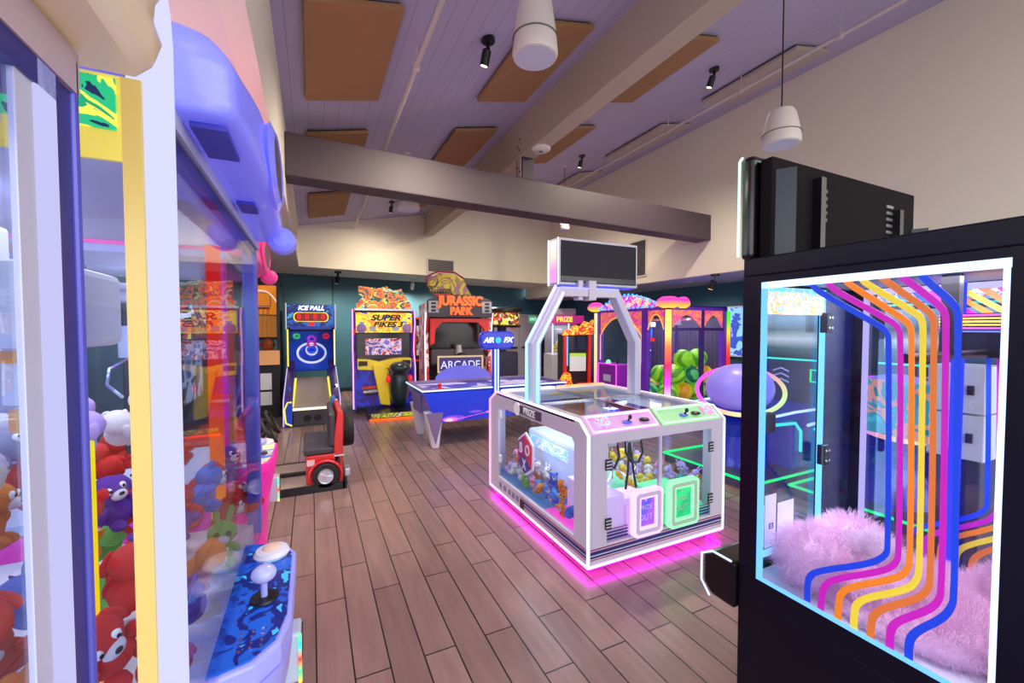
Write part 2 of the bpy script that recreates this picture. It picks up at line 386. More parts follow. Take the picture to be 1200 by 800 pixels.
# hanging speakers
SPK = mat('speaker_shell', (222, 216, 210), .45); GRL = mat('speaker_grille', (206, 210, 232), .6, bump=.3, bscale=500)
def speaker(x, y, zb, r, h, label, ztop):
    t = thing('pendant_speaker', label, 'speaker', (x, y, zb), 0)
    M().lathe([(r*.93, 0), (r, .02), (r*.98, .06), (r*.9, h*.45), (r*.74, h*.85), (r*.62, h*.97), (r*.4, h)], 28).build('shell', SPK, t, smooth=True)
    M().cyl((0, 0, -.004), r*.86, .006, 28).build('grille', GRL, t, smooth=True)
    M().lathe([(r*.99, h*.3), (r*1.0, h*.31), (r*.98, h*.32)], 28).build('seam_band', GREY, t, smooth=True)
    M().tube([(0, 0, h-.01), (.01, .004, h+.06), (0, 0, ztop-zb)], .006, 6).build('cable', BLACK, t)
    M().cyl((0, 0, ztop-zb-.02), .04, .03, 12).build('ceiling_cup', SPK, t)
p = PY(627, 68, 2.6); speaker(p[0], p[1], p[2], .158, .42, 'large white hanging speaker left of the ridge beam', c(p[0]))
p = PX(915, 170, 4.0); speaker(p[0], p[1], p[2], .165, .32, 'white hanging speaker on a long black cable above the black monitor', c(p[0]))
p = PY(478, 246, 6.1); speaker(p[0], p[1], p[2], .165, .3, 'white hanging speaker seen just below the cross beam, left half', c(p[0]))
p = PY(661, 270, 7.2); speaker(p[0], p[1], p[2], .11, .28, 'white hanging speaker behind the cross beam above the arch screen', c(p[0]))
t = thing('ceiling_disc', 'flat white access disc mounted under the ridge beam by the post', 'disc', (2.66, 4.7, 3.93))
M().lathe([(.0, -.045), (.09, -.04), (.12, -.02), (.12, 0)], 24).build('cover', SPK, t, smooth=True); M().cyl((0, 0, -.047), .03, .006, 12).build('indicator', GREY, t)
# spot lamps
GLOWW = led('warm_lamp_glow', (255, 214, 150), 6.)
def spot(p, label, tilt=(.35, .1), lit=True, k=1., energy=12, sh=BLACK):
    t = thing('ceiling_spot_lamp', label, 'spot lamp', p); t.scale = (k,)*3
    M().cyl((0, 0, -.03), .06, .03, 18).build('base', sh, t, smooth=True); M().bar((0, 0, -.02), (0, 0, -.09), .02, .03).build('stem', sh, t)
    e = Euler((tilt[0], tilt[1], 0)); h = M().lathe([(.034, -.17), (.04, -.165), (.04, -.05), (.03, -.04)], 16)
    h = h.build('lamp_head', sh, t, smooth=True); h.location = (0, 0, -.05); h.rotation_euler = e
    l = M().cyl((0, 0, -.172), .03, .004, 14).build('lens', GLOWW if lit else CHROME, t); l.location = (0, 0, -.05); l.rotation_euler = e
    if lit and energy:
        ld = bpy.data.lights.new('lamp', 'SPOT'); ld.energy = energy; ld.color = (1, .86, .66); ld.spot_size = radians(150); ld.spot_blend = .9; ld.shadow_soft_size = .04
        lo = bpy.data.objects.new('lamp_beam', ld); COL.objects.link(lo); lo.parent = t; q = Vector((0, 0, -.26)); q.rotate(e); lo.location = q+Vector((0, 0, -.03)); lo.rotation_euler = e

for px, py, l in ((572, 45, 'black ceiling spot lamp left of the large white hanging speaker'), (837, 80, 'black ceiling spot lamp right of the ridge beam, near the right pipe'), (682, 182, 'small black ceiling spot lamp in front of the rear right pipe end'), (459, 236, 'black ceiling spot lamp beside the speaker seen below the cross beam')):
    p = PC(px, py, 0); spot(p, l, energy=130 if py > 200 else 330)
for px, py, zz, l in ((396, 318, 2.95, 'spot lamp with black cord under the low ceiling above the motorbike cabinet'), (520, 328, 2.95, 'small spot lamp under the low ceiling by the dinosaur topper'), (838, 321, 2.6, 'black spot lamp under the right low ceiling above the purple crane'), (484, 327, 2.95, 'pale spot lamp under the low ceiling left of the dinosaur topper')):
    p = PZ(px, py, zz); spot(p, l, k=1.25, energy=110, sh=BLACK if px != 484 else SPK)
def downlight(p, label):
    t = thing('recessed_downlight', label, 'downlight', p)
    M().lathe([(.06, -.008), (.1, -.008), (.1, 0), (.06, 0)], 24).build('trim_ring', SPK, t, smooth=True); M().cyl((0, 0, -.005), .06, .004, 20).build('lens', GLOWW, t)
    ld = bpy.data.lights.new('lamp', 'SPOT'); ld.energy = 130; ld.color = (1, .93, .82); ld.spot_size = radians(160); ld.spot_blend = .9; ld.shadow_soft_size = .06
    lo = bpy.data.objects.new('lamp_beam', ld); COL.objects.link(lo); lo.parent = t; lo.location = (0, 0, -.02)
for px, py, l in ((435, 322, 'recessed round light in the low ceiling above the motorbike cabinet'), (506, 325, 'recessed round light in the low ceiling left of the dinosaur topper'), (575, 331, 'recessed round light in the low ceiling right of the dinosaur topper')):
    downlight(PZ(px, py, 2.95), l)
for y, l in ((2.5, 'added unseen round light in the left low ceiling above the pink claw machine'), (4.4, 'added unseen round light in the left low ceiling above the red driving game'), (6.4, 'added unseen round light in the left low ceiling before the ball rolling alley')): downlight((-.75, y, 2.95), l)  # lamps added out of view to brighten the white crane's left side
downlight(PZ(806, 330, 2.6), 'recessed round light in the right low ceiling above the purple crane')
# wall vents
VENTF = mat('vent_grey', (120, 116, 118), .5)
def vent(p, rotz, w, h, label):
    t = thing('wall_vent', label, 'vent', p, rotz)
    M().frame(-w/2, w/2, -h/2, h/2, .03, 'y', -.02, 0).build('frame', SPK, t); M().box(-w/2+.03, w/2-.03, -.004, 0, -h/2+.03, h/2-.03).build('dark_back', BLACK, t)
    n = max(6, int(h/.035))
    for i in range(n):
        z = -h/2+.04+(h-.08)*i/(n-1); M().bar((-w/2+.03, -.01, z), (w/2-.03, -.01, z), .014, .012).build('slat', VENTF, t)
vent((2.96, 10.32, 3.2), .115, .74, .36, 'wide grey slatted vent on the white upper rear wall')
vent((6.395, 7.02, 3.14), -pi/2, .52, .8, 'tall grey slatted vent on the upper right wall behind the arch screen')
t = thing('smoke_detector', 'small white smoke detector on the ceiling right of the ridge beam', 'detector', PC(690, 100, 0))
M().lathe([(0, -.05), (.04, -.045), (.055, -.03), (.065, -.02), (.065, 0)], 20).build('housing', SPK, t, smooth=True); M().cyl((0, 0, -.054), .02, .01, 10).build('sensor', GREY, t)
# wall cable drop on the teal wall
p = PY(391, 330, wy(.5)-.03)
M().tube([(p[0]-.02, wy(p[0])-.015, 2.94), (p[0]-.025, wy(p[0])-.012, 2.0), (p[0]-.02, wy(p[0])-.012, .45)], .014, 6).build('wall_conduit', mat('conduit_dark_teal', (24, 58, 70), .5))
tag(bpy.data.objects['wall_conduit'], 'thin dark cable conduit down the teal wall beside the ball rolling alley', 'conduit')
t = thing('wall_socket', 'small white wall socket low on the teal wall at the conduit foot', 'socket', (p[0]-.02, wy(p[0])-.002, .4), .15)
M().box(-.05, .05, -.015, 0, -.06, .06).build('plate', SPK, t, bevel=.004); M().box(-.02, .02, -.02, -.014, -.03, .03).build('outlet_face', GREY, t)
# rear double door
t = thing('door_1', 'grey double door with push bars in the teal rear wall', 'door', (6.2, wy(6.2)-.004, 0), .1497); del t['label'], t['category']; struct(t)
DOORP = mat('door_grey', (170, 166, 178), .5)
M().frame(-.95, .95, -.02, 2.1, .06, 'y', -.05, 0).build('door_frame', DOORP, t)
for s in (-1, 1):
    M().box(-.88 if s < 0 else .01, -.01 if s < 0 else .88, -.03, -.002, .01, 2.03).build('door_leaf', DOORP, t); M().bar((s*.1, -.07, 1.0), (s*.82, -.07, 1.0), .04, .05).build('push_bar', BLACK, t)
M().quad([(-.36, -.034, 1.62), (-.1, -.034, 1.62), (-.1, -.034, 1.82), (-.36, -.034, 1.82)]).build('notice', mat('red_notice', (206, 120, 116), .6), t)
p = PY(627, 374, 12.3)
t = thing('exit_sign', 'small green lit exit sign above the grey double door', 'sign', (p[0], wy(p[0])-.01, p[2]), .1497)
M().box(-.17, .17, -.05, 0, -.12, .12).build('sign_box', led('exit_green', (90, 190, 140), .7), t, bevel=.008); text('EXIT', .13, (0, -.056, 0), FRONT, led('exit_letter', (225, 255, 235), 1.2), t)
p = PY(649, 405, 12.3)
t = thing('extinguisher_cabinet', 'white framed fire extinguisher cabinet on the teal rear wall', 'cabinet', (p[0], wy(p[0])-.004, p[2]), .1497)
M().frame(-.2, .2, -.42, .42, .05, 'y', -.12, 0).build('frame', WHITE, t, bevel=.006); M().box(-.15, .15, -.03, -.01, -.37, .37).build('back_plate', BLACK, t)
M().lathe([(.055, -.3), (.065, -.28), (.065, .12), (.03, .18), (.02, .24)], 16, (0, -.085, 0)).build('extinguisher', mat('brass_tank', (150, 110, 60), .35), t, smooth=True); M().box(-.15, .15, -.118, -.114, -.37, .37).build('glass_pane', GLASS, t)
p = PY(648, 384, 12.3)
t = thing('alarm_strobe', 'small red alarm box on the rear wall above the extinguisher cabinet', 'alarm', (p[0], wy(p[0])-.004, p[2]), .1497)
M().box(-.06, .06, -.07, 0, -.14, .14).build('housing', mat('alarm_red', (200, 60, 70), .4), t, bevel=.01); M().box(-.035, .035, -.085, -.065, .02, .1).build('strobe_lens', WHITE, t)
p = PX(864, 390, 7.93)
t = thing('blue_poster', 'narrow glowing blue poster on the teal right wall beside the purple crane', 'poster', (7.945, p[1]-.2, 1.55), -pi/2)
M().frame(-.45, .45, -.5, .55, .03, 'y', -.03, 0).build('frame', WHITE, t); M().box(-.42, .42, -.02, -.004, -.47, .52).build('sheet', art('blue_poster_art', [(40, 120, 220), (150, 210, 250), (60, 90, 200), (220, 160, 220)], 2.2, .5), t)
# ================================================================ PLUSH TOYS
def plush_mat(n, rgb): return mat('plush_'+n, rgb, .95, bump=.5, bscale=160, var=.12, vscale=20)
PC_ = {n: plush_mat(n, c) for n, c in dict(red=(214, 44, 40), purple=(112, 60, 170), yellow=(244, 206, 70), pink=(240, 160, 200), white=(238, 232, 236), blue=(70, 120, 220), green=(120, 200, 90), orange=(240, 140, 50), lilac=(196, 170, 240), grey=(170, 165, 180), teal=(70, 180, 190), brown=(140, 90, 70)).items()}
EYE = mat('toy_eye', (18, 16, 20), .15); EYEW = mat('toy_eye_white', (245, 245, 245), .3)
_pl = {}
def plush_proto(kind, detail):
    k = (kind, detail)
    if k in _pl: return dup(_pl[k])
    t = thing('plush_toy', 'x', 'plush toy')
    nu, nv = (14, 9) if detail else (9, 6)
    b = M()
    b.ell((0, 0, -.32), (.42, .38, .42), nu, nv); b.ell((0, -.04, .32), (.46, .42, .4), nu, nv)
    for s in (-1, 1):
        if kind == 'bear': b.ell((s*.34, 0, .64), (.17, .1, .17), 8, 6)
        elif kind == 'bunny': b.ell((s*.2, .03, .92), (.1, .07, .36), 8, 6, (0, s*.2, 0))
        elif kind == 'dog': b.ell((s*.46, 0, .3), (.12, .16, .3), 8, 6, (0, -s*.3, 0))
        b.ell((s*.42, -.16, -.2), (.14, .14, .28), 8, 6, (.5, -s*.5, 0)); b.ell((s*.26, -.34, -.6), (.17, .26, .16), 8, 6)
    b.build('body', PC_['red'], t, smooth=True)
    m = M(); m.ell((0, -.42, .22), (.2, .14, .15), 10, 6); m.build('muzzle', PC_['white'], t, smooth=True)
    if detail:
        m = M(); m.ell((0, -.55, .27), (.07, .05, .05), 8, 5); m.build('nose', EYE, t, smooth=True)
    for s in (-1, 1):
        m = M(); m.ell((s*.17, -.40, .42), (.085, .06, .1), 8, 6); m.build('eye', EYEW if kind != 'bunny' else EYE, t, smooth=True)
        if detail:
            m = M(); m.ell((s*.16, -.46, .41), (.04, .02, .05), 6, 5); m.build('pupil', EYE, t, smooth=True)
    _pl[k] = t
    return t
def plush(p, size, color, kind, label, group, detail=True, rot=None, muzzle='white'):
    t = plush_proto(kind, detail); t['label'] = label; t['group'] = group
    t.location = p; t.scale = (size,)*3; t.rotation_euler = rot or (random.uniform(-.7, .7), random.uniform(-.7, .7), random.uniform(0, 6.28))
    for ch in t.children:
        n = ch.name.split('.')[0]
        if n in ('body', 'muzzle'):
            ch.material_slots[0].link = 'OBJECT'; ch.material_slots[0].material = PC_[color if n == 'body' else muzzle]
    return t
# ================================================================ THE FOUR PLAYER PRIZE CRANE IN THE MIDDLE
cx, cyy = 1.616, 2.216
crane = thing('prize_crane', 'white low box prize crane with pink and green lit hatches in mid room', 'prize crane', (cx, cyy, 0))
WH = mat('crane_white', (196, 190, 212), .32, coat=.3)
W_, D_ = 1.29, 1.66
prof = [(0, .07), (0, .945), (.1, 1.03), (1.5, 1.03), (D_, .935), (D_, .07)]
inn = [(.17, .215), (.17, .86), (.2, .892), (1.44, .892), (1.465, .86), (1.465, .215)]
for x0, x1, n in ((0, .03, 'side_panel'), (W_-.03, W_, 'side_panel')):
    M().ring(prof, inn, 'x', x0, x1).build(n, WH, crane, bevel=.004)
fo = [(.03, .07), (W_-.03, .07), (W_-.03, .945), (.03, .945)]; fi = [(.155, .2), (1.15, .2), (1.15, .875), (.155, .875)]
M().ring(fo, fi, 'y', 0, .03).build('front_panel', WH, crane, bevel=.004); M().ring(fo, fi, 'y', D_-.03, D_).build('rear_panel', WH, crane, bevel=.004)
M().box(.622, .648, .004, .026, .2, .875).build('mullion', WH, crane, bevel=.003)
M().box(.03, W_-.03, .03, D_-.03, .07, .2).build('base_tray', WH, crane)
for (x, y) in ((.1, .12), (W_-.1, .12), (.1, D_-.12), (W_-.1, D_-.12)):
    M().cyl((x, y, .0), .035, .07, 12).build('foot', RUBBER, crane, smooth=True)
for a, b in (((.02, .155), (.02, .875)),): pass
M().box(.16, .62, .012, .016, .205, .87).build('window_pane', GLASS, crane); M().box(.65, 1.145, .012, .016, .205, .87).build('window_pane', GLASS, crane)
M().box(.012, .016, .175, 1.46, .22, .888).build('window_pane', GLASS, crane); M().box(W_-.016, W_-.012, .175, 1.46, .22, .888).build('window_pane', GLASS, crane)
# top frame and glass lid
M().ring([(0, .16), (W_, .16), (W_, 1.5), (0, 1.5)], [(.09, .22), (W_-.09, .22), (W_-.09, 1.42), (.09, 1.42)], 'z', 1.0, 1.031).build('top_frame', WH, crane, bevel=.003)
M().box(.09, W_-.09, .22, 1.42, 1.012, 1.02).build('glass_lid', GLASS, crane)
M().box(.632, .66, .22, 1.42, 1.005, 1.026).build('lid_rail', CHROME, crane); M().box(.09, W_-.09, .8, .83, 1.005, 1.026).build('lid_rail', CHROME, crane)
# chamfer consoles: near pair and far pair
def console(x0, x1, far, colw, face, led_m):
    if not far: P = lambda u, w, o: (x0+(x1-x0)*u, w*.1-o*.62, .945+w*.085+o*.78)
    else: P = lambda u, w, o: (x1-(x1-x0)*u, D_-w*.16+o*.5, .935+w*.095+o*.86)
    s = M(); s.add([P(0,0,-.03), P(1,0,-.03), P(1,1.25,-.03), P(0,1.25,-.03), P(0,0,0), P(1,0,0), P(1,1.25,0), P(0,1.25,0)], [(3,2,1,0),(4,5,6,7),(0,1,5,4),(1,2,6,5),(2,3,7,6),(3,0,4,7)])
    c = s.build('console_plate', face, crane)
    i = .035; k = .16; pts = [P(i,k,.004), P(1-i,k,.004), P(1-i,1.12,.004), P(i,1.12,.004)]
    M().tube(pts, .0075, 8, closed=True).build('light_tube', led_m, c, smooth=True)
    # coin reader box, joystick, drop button
    a = Vector(P(.2 if x0 < .5 else .84, .62, .012))
    h = M(); h.add([P(u, w, o) for o in (0, .022) for (u, w) in ((.1 if x0 < .5 else .76, .35), (.3 if x0 < .5 else .93, .35), (.3 if x0 < .5 else .93, .95), (.1 if x0 < .5 else .76, .95))], [(3,2,1,0),(4,5,6,7),(0,1,5,4),(1,2,6,5),(2,3,7,6),(3,0,4,7)])
    h.build('card_reader', art('reader_art', [(220, 240, 250), (120, 200, 220), (250, 120, 180), (190, 170, 240)], 40, .5), c, bevel=.003)
    j = Vector(P(.55 if x0 < .5 else .42, .5, .0)); q = Vector(P(.55 if x0 < .5 else .42, .55, .055))
    M().ell(j+Vector((0, 0, .006)), (.042, .03, .012), 14, 6).build('joystick_base', mat('joystick_blue', (90, 110, 230), .3), c, smooth=True)
    M().tube([j, q], .007, 6).build('joystick_shaft', BLACK, c); M().ell(q, (.014, .014, .016), 10, 7).build('joystick_knob', BLACK, c, smooth=True)
    b = Vector(P(.8 if x0 < .5 else .62, .5, .006))
    M().lathe([(.034, 0), (.036, .01), (.024, .016), (.022, .012), (0, .012)], 16, b).build('drop_button', BLACK, c, smooth=True)
    M().ell(b+Vector((0, 0, .012)), (.016, .016, .008), 10, 5).build('button_cap', GREY, c, smooth=True)
PINKP = mat('console_pink', (226, 178, 236), .4); GREENP = mat('console_green', (176, 236, 180), .4); ORP = mat('console_orange', (244, 196, 150), .4)
console(.03, .635, False, 0, PINKP, L_PINKW); console(.65, 1.26, False, 0, GREENP, L_GREENW)
console(.65, 1.26, True, 0, ORP, L_ORANGE); console(.03, .635, True, 0, mat('console_ice', (210, 226, 250), .4), L_WHITE)
# light lines on the edges
def ltube(pts, r, mt, parent=crane, n='edge_light'): return M().tube(pts, r, 8).build(n, mt, parent, smooth=True)
L_EDGE = ledgrad('led_edge_run', [(225, 240, 255), (240, 225, 255), (255, 190, 240), (255, 150, 225)], 2., 1, .0, D_)
for x in (-.002, W_+.002):
    ltube([(x, -.002, .075), (x, -.002, .945), (x, .1, 1.03), (x, 1.5, 1.03), (x, D_, .935), (x, D_, .075)], .0105 if x < 0 else .007, L_EDGE)
ltube([(0, -.002, .07), (W_, -.002, .07)], .009, L_PINKW); ltube([(-.002, 0, .07), (-.002, D_, .07)], .009, L_PINKW)
M().ring([(.005, .005), (W_-.005, .005), (W_-.005, D_-.005), (.005, D_-.005)], [(.03, .03), (W_-.03, .03), (W_-.03, D_-.03), (.03, D_-.03)], 'z', .05, .066).build('underglow_strip', led('led_underglow', (205, 0, 200), 22.), crane)
# coloured stripe bands
NAVY = mat('stripe_navy', (34, 30, 110), .4); CRIM = mat('stripe_crimson', (150, 30, 90), .4)
def bands(axis, u0, u1, off, zs, parent=crane):
    for z, h, mt in zs:
        m = M()
        if axis == 'y': m.box(u0, u1, off-.0015, off+.0005, z, z+h)
        else: m.box(off-.0015, off+.0005, u0, u1, z, z+h)
        m.build('stripe_band', mt, parent)
ZS = [(.178, .008, CRIM), (.148, .022, NAVY), (.126, .012, NAVY), (.112, .006, CRIM)]
bands('y', .02, W_-.02, -.0005, ZS); bands('x', .0, .98, -.0005, ZS)
bands('y', .16, .34, .0095, [(.285, .006, CRIM), (.262, .01, NAVY), (.24, .012, NAVY), (.218, .012, NAVY)]); bands('y', .99, 1.145, .0095, [(.285, .006, CRIM), (.262, .01, NAVY), (.24, .012, NAVY), (.218, .012, NAVY)])
for y in (1.02, 1.1, 1.18, 1.28, 1.38): M().box(-.0025, 0, y, y+.05, .12, .17).build('side_emblem', mat('emblem_grey', (120, 112, 150), .4), crane)
M().box(-.003, 0, .92, .99, .095, .165).build('side_lock', BLACK, crane)
# raised white brand plate on the left side
pl = M(); pl.prism(disc(0, 0, .055, 20), 'x', -.016, 0)
pb = pl.build('round_badge', mat('badge_white', (235, 235, 240), .3), crane); pb.location = (0, 1.03, .945)
M().box(-.012, 0, .62, .985, .915, .985).build('badge_bar', mat('badge_dark', (70, 66, 84), .4), crane)
text('PRIZE', .078, (-.014, .8, .95), (pi/2, 0, -pi/2), MATS['badge_white'], crane, depth=.006, sx=1.05)
# hinges
for x in (.155, 1.135):
    for z in (.3, .7):
        h = M().box(x-.02, x+.03, -.012, 0, z, z+.075).build('hinge', BLACK, crane, bevel=.003)
        for i in range(3): M().box(x-.018, x+.028, -.0135, -.012, z+.012+i*.022, z+.02+i*.022).build('hinge_line', mat('hinge_silver', (190, 190, 205), .3), h)
for z in (.35, .78): M().box(.008, .03, 1.43, 1.475, z, z+.07).build('side_latch', WHITE, crane, bevel=.003)
# prize hatches
def hatch(x0, x1, z0, z1, lm, screen, face, lab):
    o = rrect(x0, x1, z0, z1, .035); i = rrect(x0+.02, x1-.02, z0+.02, z1-.02, .026); i2 = rrect(x0+.048, x1-.048, z0+.048, z1-.048, .012); i3 = rrect(x0+.062, x1-.062, z0+.062, z1-.062, .006)
    h = M().ring(o, i, 'y', -.042, 0).build('hatch_light_frame', lm, crane, smooth=True)
    M().ring(i, i2, 'y', -.045, -.008).build('hatch_rim', face, h, bevel=.002); M().ring(i2, i3, 'y', -.04, -.02).build('inner_light', lm, h)
    M().prism(i2, 'y', -.022, -.012).build('hatch_flap', screen, h)
    text('PRIZE', .046, ((x0+x1)/2-.012, -.023, (z0+z1)/2+.03), FRONT, face, h, depth=.001); text('OUT', .06, ((x0+x1)/2-.012, -.023, (z0+z1)/2-.04), FRONT, face, h, depth=.001)
    m = M(); m.prism(disc((x0+x1)/2-.01, (z0+z1)/2+.085, .011, 10), 'y', -.024, -.022); m.build('flap_dot', face, h)
hatch(.352, .615, .205, .53, led('led_hatch_pink', (255, 196, 246), 1.5), art('pink_flap', [(50, 60, 225), (90, 80, 235), (150, 80, 235)], 3., .5), mat('rim_lilac', (205, 190, 225), .4), 'pink')
hatch(.682, .975, .2, .545, led('led_mint', (150, 255, 180), 1.5), art('green_flap', [(0, 120, 130), (10, 170, 110), (40, 210, 130)], 3., .5), mat('rim_mint', (170, 205, 180), .4), 'green')
M().box(.33, .612, .016, .3, .21, .42).build('prize_chute', mat('chute_pink', (236, 190, 245), .4, emit=.25), crane, bevel=.008); M().box(.665, .975, .016, .3, .21, .43).build('prize_chute', mat('chute_green', (90, 230, 150), .4, emit=.25), crane, bevel=.008)
M().box(.16, .33, .03, .5, .21, .5).build('side_chute', mat('chute_lilac', (226, 196, 240), .4, emit=.15), crane, bevel=.01)
# play field, dividers and centre light box
M().box(.03, .64, .05, .62, .2, .215).build('play_floor', mat('field_pink', (255, 80, 200), .5, emit=.5), crane); M().box(.03, .64, .62, D_-.04, .2, .215).build('play_floor', mat('field_blue', (60, 150, 210), .5), crane)
M().box(.65, W_-.03, .05, D_-.04, .2, .215).build('play_floor', mat('field_mint', (120, 220, 180), .5, emit=.2), crane)
lb = M().box(.3, .62, .56, 1.42, .3, .67).build('light_box', mat('light_box_white', (206, 222, 250), .4, emit=.12), crane, bevel=.03)
M().box(.295, .3, .7, 1.36, .52, .62).build('box_art', art('box_art', [(40, 110, 230), (230, 240, 255), (150, 210, 250), (255, 200, 220)], 6, .6), lb)
# hanging three sided cube sign
_p = PX(616, 532, cx+.1)
sg = thing('cube_sign', 'hexagonal purple and red cube sign reading BOX inside the white crane', 'sign', _p); sg.scale = (1, 1.0, 1.35)
hx = [(.0, .13), (.125, .07), (.125, -.07), (0, -.13), (-.125, -.07), (-.125, .07)]
M().prism([(y*1.14, z*1.14) for y, z in hx], 'x', -.004, .01).build('outline', mat('sign_white', (240, 236, 246), .4, emit=.2), sg)
cols3 = [mat('sign_magenta', (150, 20, 120), .4, emit=.25), mat('sign_red', (214, 30, 80), .4, emit=.25), mat('sign_navy', (60, 30, 140), .4, emit=.25)]
for f, mt in (([(0, 0), (0, .13), (.125, .07), (.125, -.07)], cols3[0]), ([(0, 0), (-.125, -.07), (-.125, .07), (0, .13)], cols3[1]), ([(0, 0), (.125, -.07), (0, -.13), (-.125, -.07)], cols3[2])):
    M().prism(f, 'x', -.014, -.004).build('face', mt, sg)
RW = (pi/2, 0, -pi/2)
for ch, y, z in (('B', .062, .033), ('O', -.062, .033), ('X', .0, -.07)): text(ch, .1, (-.018, y, z), RW, MATS['sign_white'], sg, depth=.003)
M().tube([(0, 0, .13), (0, 0, (.998-_p[2])/1.35)], .004, 6).build('cord', BLACK, sg)
# claws
def claw(x, y, z, label):
    t = thing('prize_claw', label, 'claw', (cx+x, cyy+y, z))
    M().box(-.06, .06, -.05, .05, .06, .14).build('carriage', mat('claw_steel', (190, 196, 206), .25, .6), t, bevel=.006)
    M().box(-.055, -.015, -.07, -.03, .1, .135).build('clamp', L_BLUE, t); M().box(.015, .055, -.07, -.03, .1, .135).build('clamp', L_BLUE, t)
    M().cyl((0, 0, -.06), .026, .12, 12).build('coil', CHROME, t, smooth=True)
    M().tube([(-.07, -.03, .1), (-.085, -.05, 0), (-.04, -.06, -.08), (.03, -.06, -.09), (.08, -.05, -.02), (.07, -.03, .1)], .009, 8).build('cable_loop', RUBBER, t, smooth=True)
    for k in range(3):
        a = 2*pi*k/3+.4
        M().tube([(.02*cos(a), .02*sin(a), -.06), (.085*cos(a), .085*sin(a), -.1), (.09*cos(a), .09*sin(a), -.16), (.03*cos(a), .03*sin(a), -.215)], .007, 6).build('prong', CHROME, t, smooth=True)
    M().tube([(0, 0, .14), (0, 0, .995-z)], .012, 8).build('rod', CHROME, t)
claw(.3, .2, .74, 'steel prize claw with black cable loop at the front left of white crane'); claw(.54, .22, .74, 'steel prize claw with black cable loop by the middle bar of white crane')
claw(.9, .9, .76, 'steel prize claw far back on the green side of the white crane')
M().tube([(.5, .18, .82), (.47, .16, .6), (.44, .15, .47)], .009, 8).build('hanging_lead', RUBBER, crane, smooth=True); M().tube([(.5, .18, .82), (.52, .16, .6), (.54, .15, .47)], .009, 8).build('hanging_lead', RUBBER, crane, smooth=True)
inner_lamp(crane, (.16, .8, .985), (.2, 1.1), 3.6, (.8, .88, 1)); inner_lamp(crane, (.95, .8, .985), (.4, 1.0), 5, (.85, 1, .93))
# plush inside the crane
kinds = ('bear', 'bunny', 'dog')
G1 = 'plush toys inside the white prize crane'
def pile(spots, cols, where, group, size, detail=True, ks=kinds):
    for i, p in enumerate(spots):
        cl = cols[i % len(cols)]
        plush(p, size*random.uniform(.88, 1.12), cl, random.choice(ks), cl+' '+where, group, detail, muzzle=random.choice(['white', 'white', 'yellow', 'pink']))
sp = []
for i in range(10):
    for j, xx in enumerate((.1, .21, .32)):
        yy = .36+i*.118
        hh = .27 if yy < .62 else .29
        if j == 2 and yy > .5: xx = .17; hh += .06
        sp.append((cx+xx+random.uniform(-.015, .015), cyy+yy+random.uniform(-.02, .02), hh+.03*j+random.uniform(-.01, .03)))
cl = ['blue', 'blue', 'orange', 'grey', 'pink', 'white', 'purple', 'green', 'white', 'lilac', 'yellow']
for i, p in enumerate(sp):
    near = p[1]-cyy < .75
    c1 = (['blue', 'blue', 'yellow', 'orange', 'blue'] if near else ['white', 'pink', 'grey', 'white', 'green', 'orange', 'lilac'])[i % (5 if near else 7)]
    plush(p, .074, c1, random.choice(kinds), c1+' small plush toy in the heap along the left window of white crane', 'plush along the left crane window', True)
sp = [(cx+.72+.105*i+random.uniform(-.02, .02), cyy+.42+.12*j, .4+.02*j+random.uniform(-.02, .03)) for i in range(5) for j in range(4)]
pile(sp, ['yellow', 'yellow', 'lilac', 'pink', 'yellow', 'lilac', 'white'], 'plush toy in the mint heap behind the green hatch of white crane', 'plush behind the green hatch', .075)
sp = [(cx+1.07+random.uniform(-.02, .04), cyy+.09+.1*i, .28+.04*(i % 2)+.11*j) for i in range(3) for j in range(3)]
pile(sp, ['lilac', 'green', 'lilac', 'brown', 'teal'], 'plush toy stacked at the right edge of the white crane front window', 'plush at the right front window', .068)
# arch with the screen
arch = thing('screen_arch', 'tall white light arch standing on the white crane holding a screen', 'arch', (cx, 3.05, 1.031))
def arch_pts(o): return [(.044+o, 0), (.044+o, .49-o*.1), (.295+o*.45, .93-o), (.875-o*.45, .93-o), (1.126-o, .49-o*.1), (1.126-o, 0)]
outer = arch_pts(-.035); inner = arch_pts(.04)
pts = outer+inner[::-1]
m = M(); k = len(outer)
for i in range(k-1):
    a, b = outer[i], outer[i+1]; c2, d2 = inner[i+1], inner[i]
    m.prism([a, b, c2, d2], 'y', -.05, .05)
m.build('arch_frame', WH, arch)
L_ARCH = ledgrad('led_arch_run', [(120, 235, 255), (150, 190, 255), (190, 180, 255)], 2.4, 2, 0, .95)
M().tube([(x, -.055, z) for x, z in arch_pts(.012)[:3]], .011, 8).build('arch_light', L_ARCH, arch, smooth=True); M().tube([(x-.03 if i == 0 or i == 1 else x-.02, .0, z+.015 if i == 2 else z) for i, (x, z) in enumerate(outer[:3])], .011, 8).build('arch_light', L_ARCH, arch, smooth=True)
M().tube([(x, -.05, z+.0) for x, z in arch_pts(-.03)[2:4]], .008, 8).build('arch_light', led('led_periwinkle', (160, 160, 255), 1.8), arch, smooth=True)
M().tube([(x, -.055, z) for x, z in arch_pts(.03)[3:]], .005, 8).build('arch_light', led('led_periwinkle_soft', (190, 200, 255), .9), arch, smooth=True)
for x in (.5, .6): M().box(x-.03 if x < .55 else x-.04, x+.02 if x < .55 else x+.04, -.06 if x > .55 else -.03, .05, .86, 1.03).build('screen_bracket', WH, arch, bevel=.005)
scr = thing('arch_screen', 'wide dark screen in a white lit case on top of the arch', 'screen', (1.9, 3.05, 2.02))
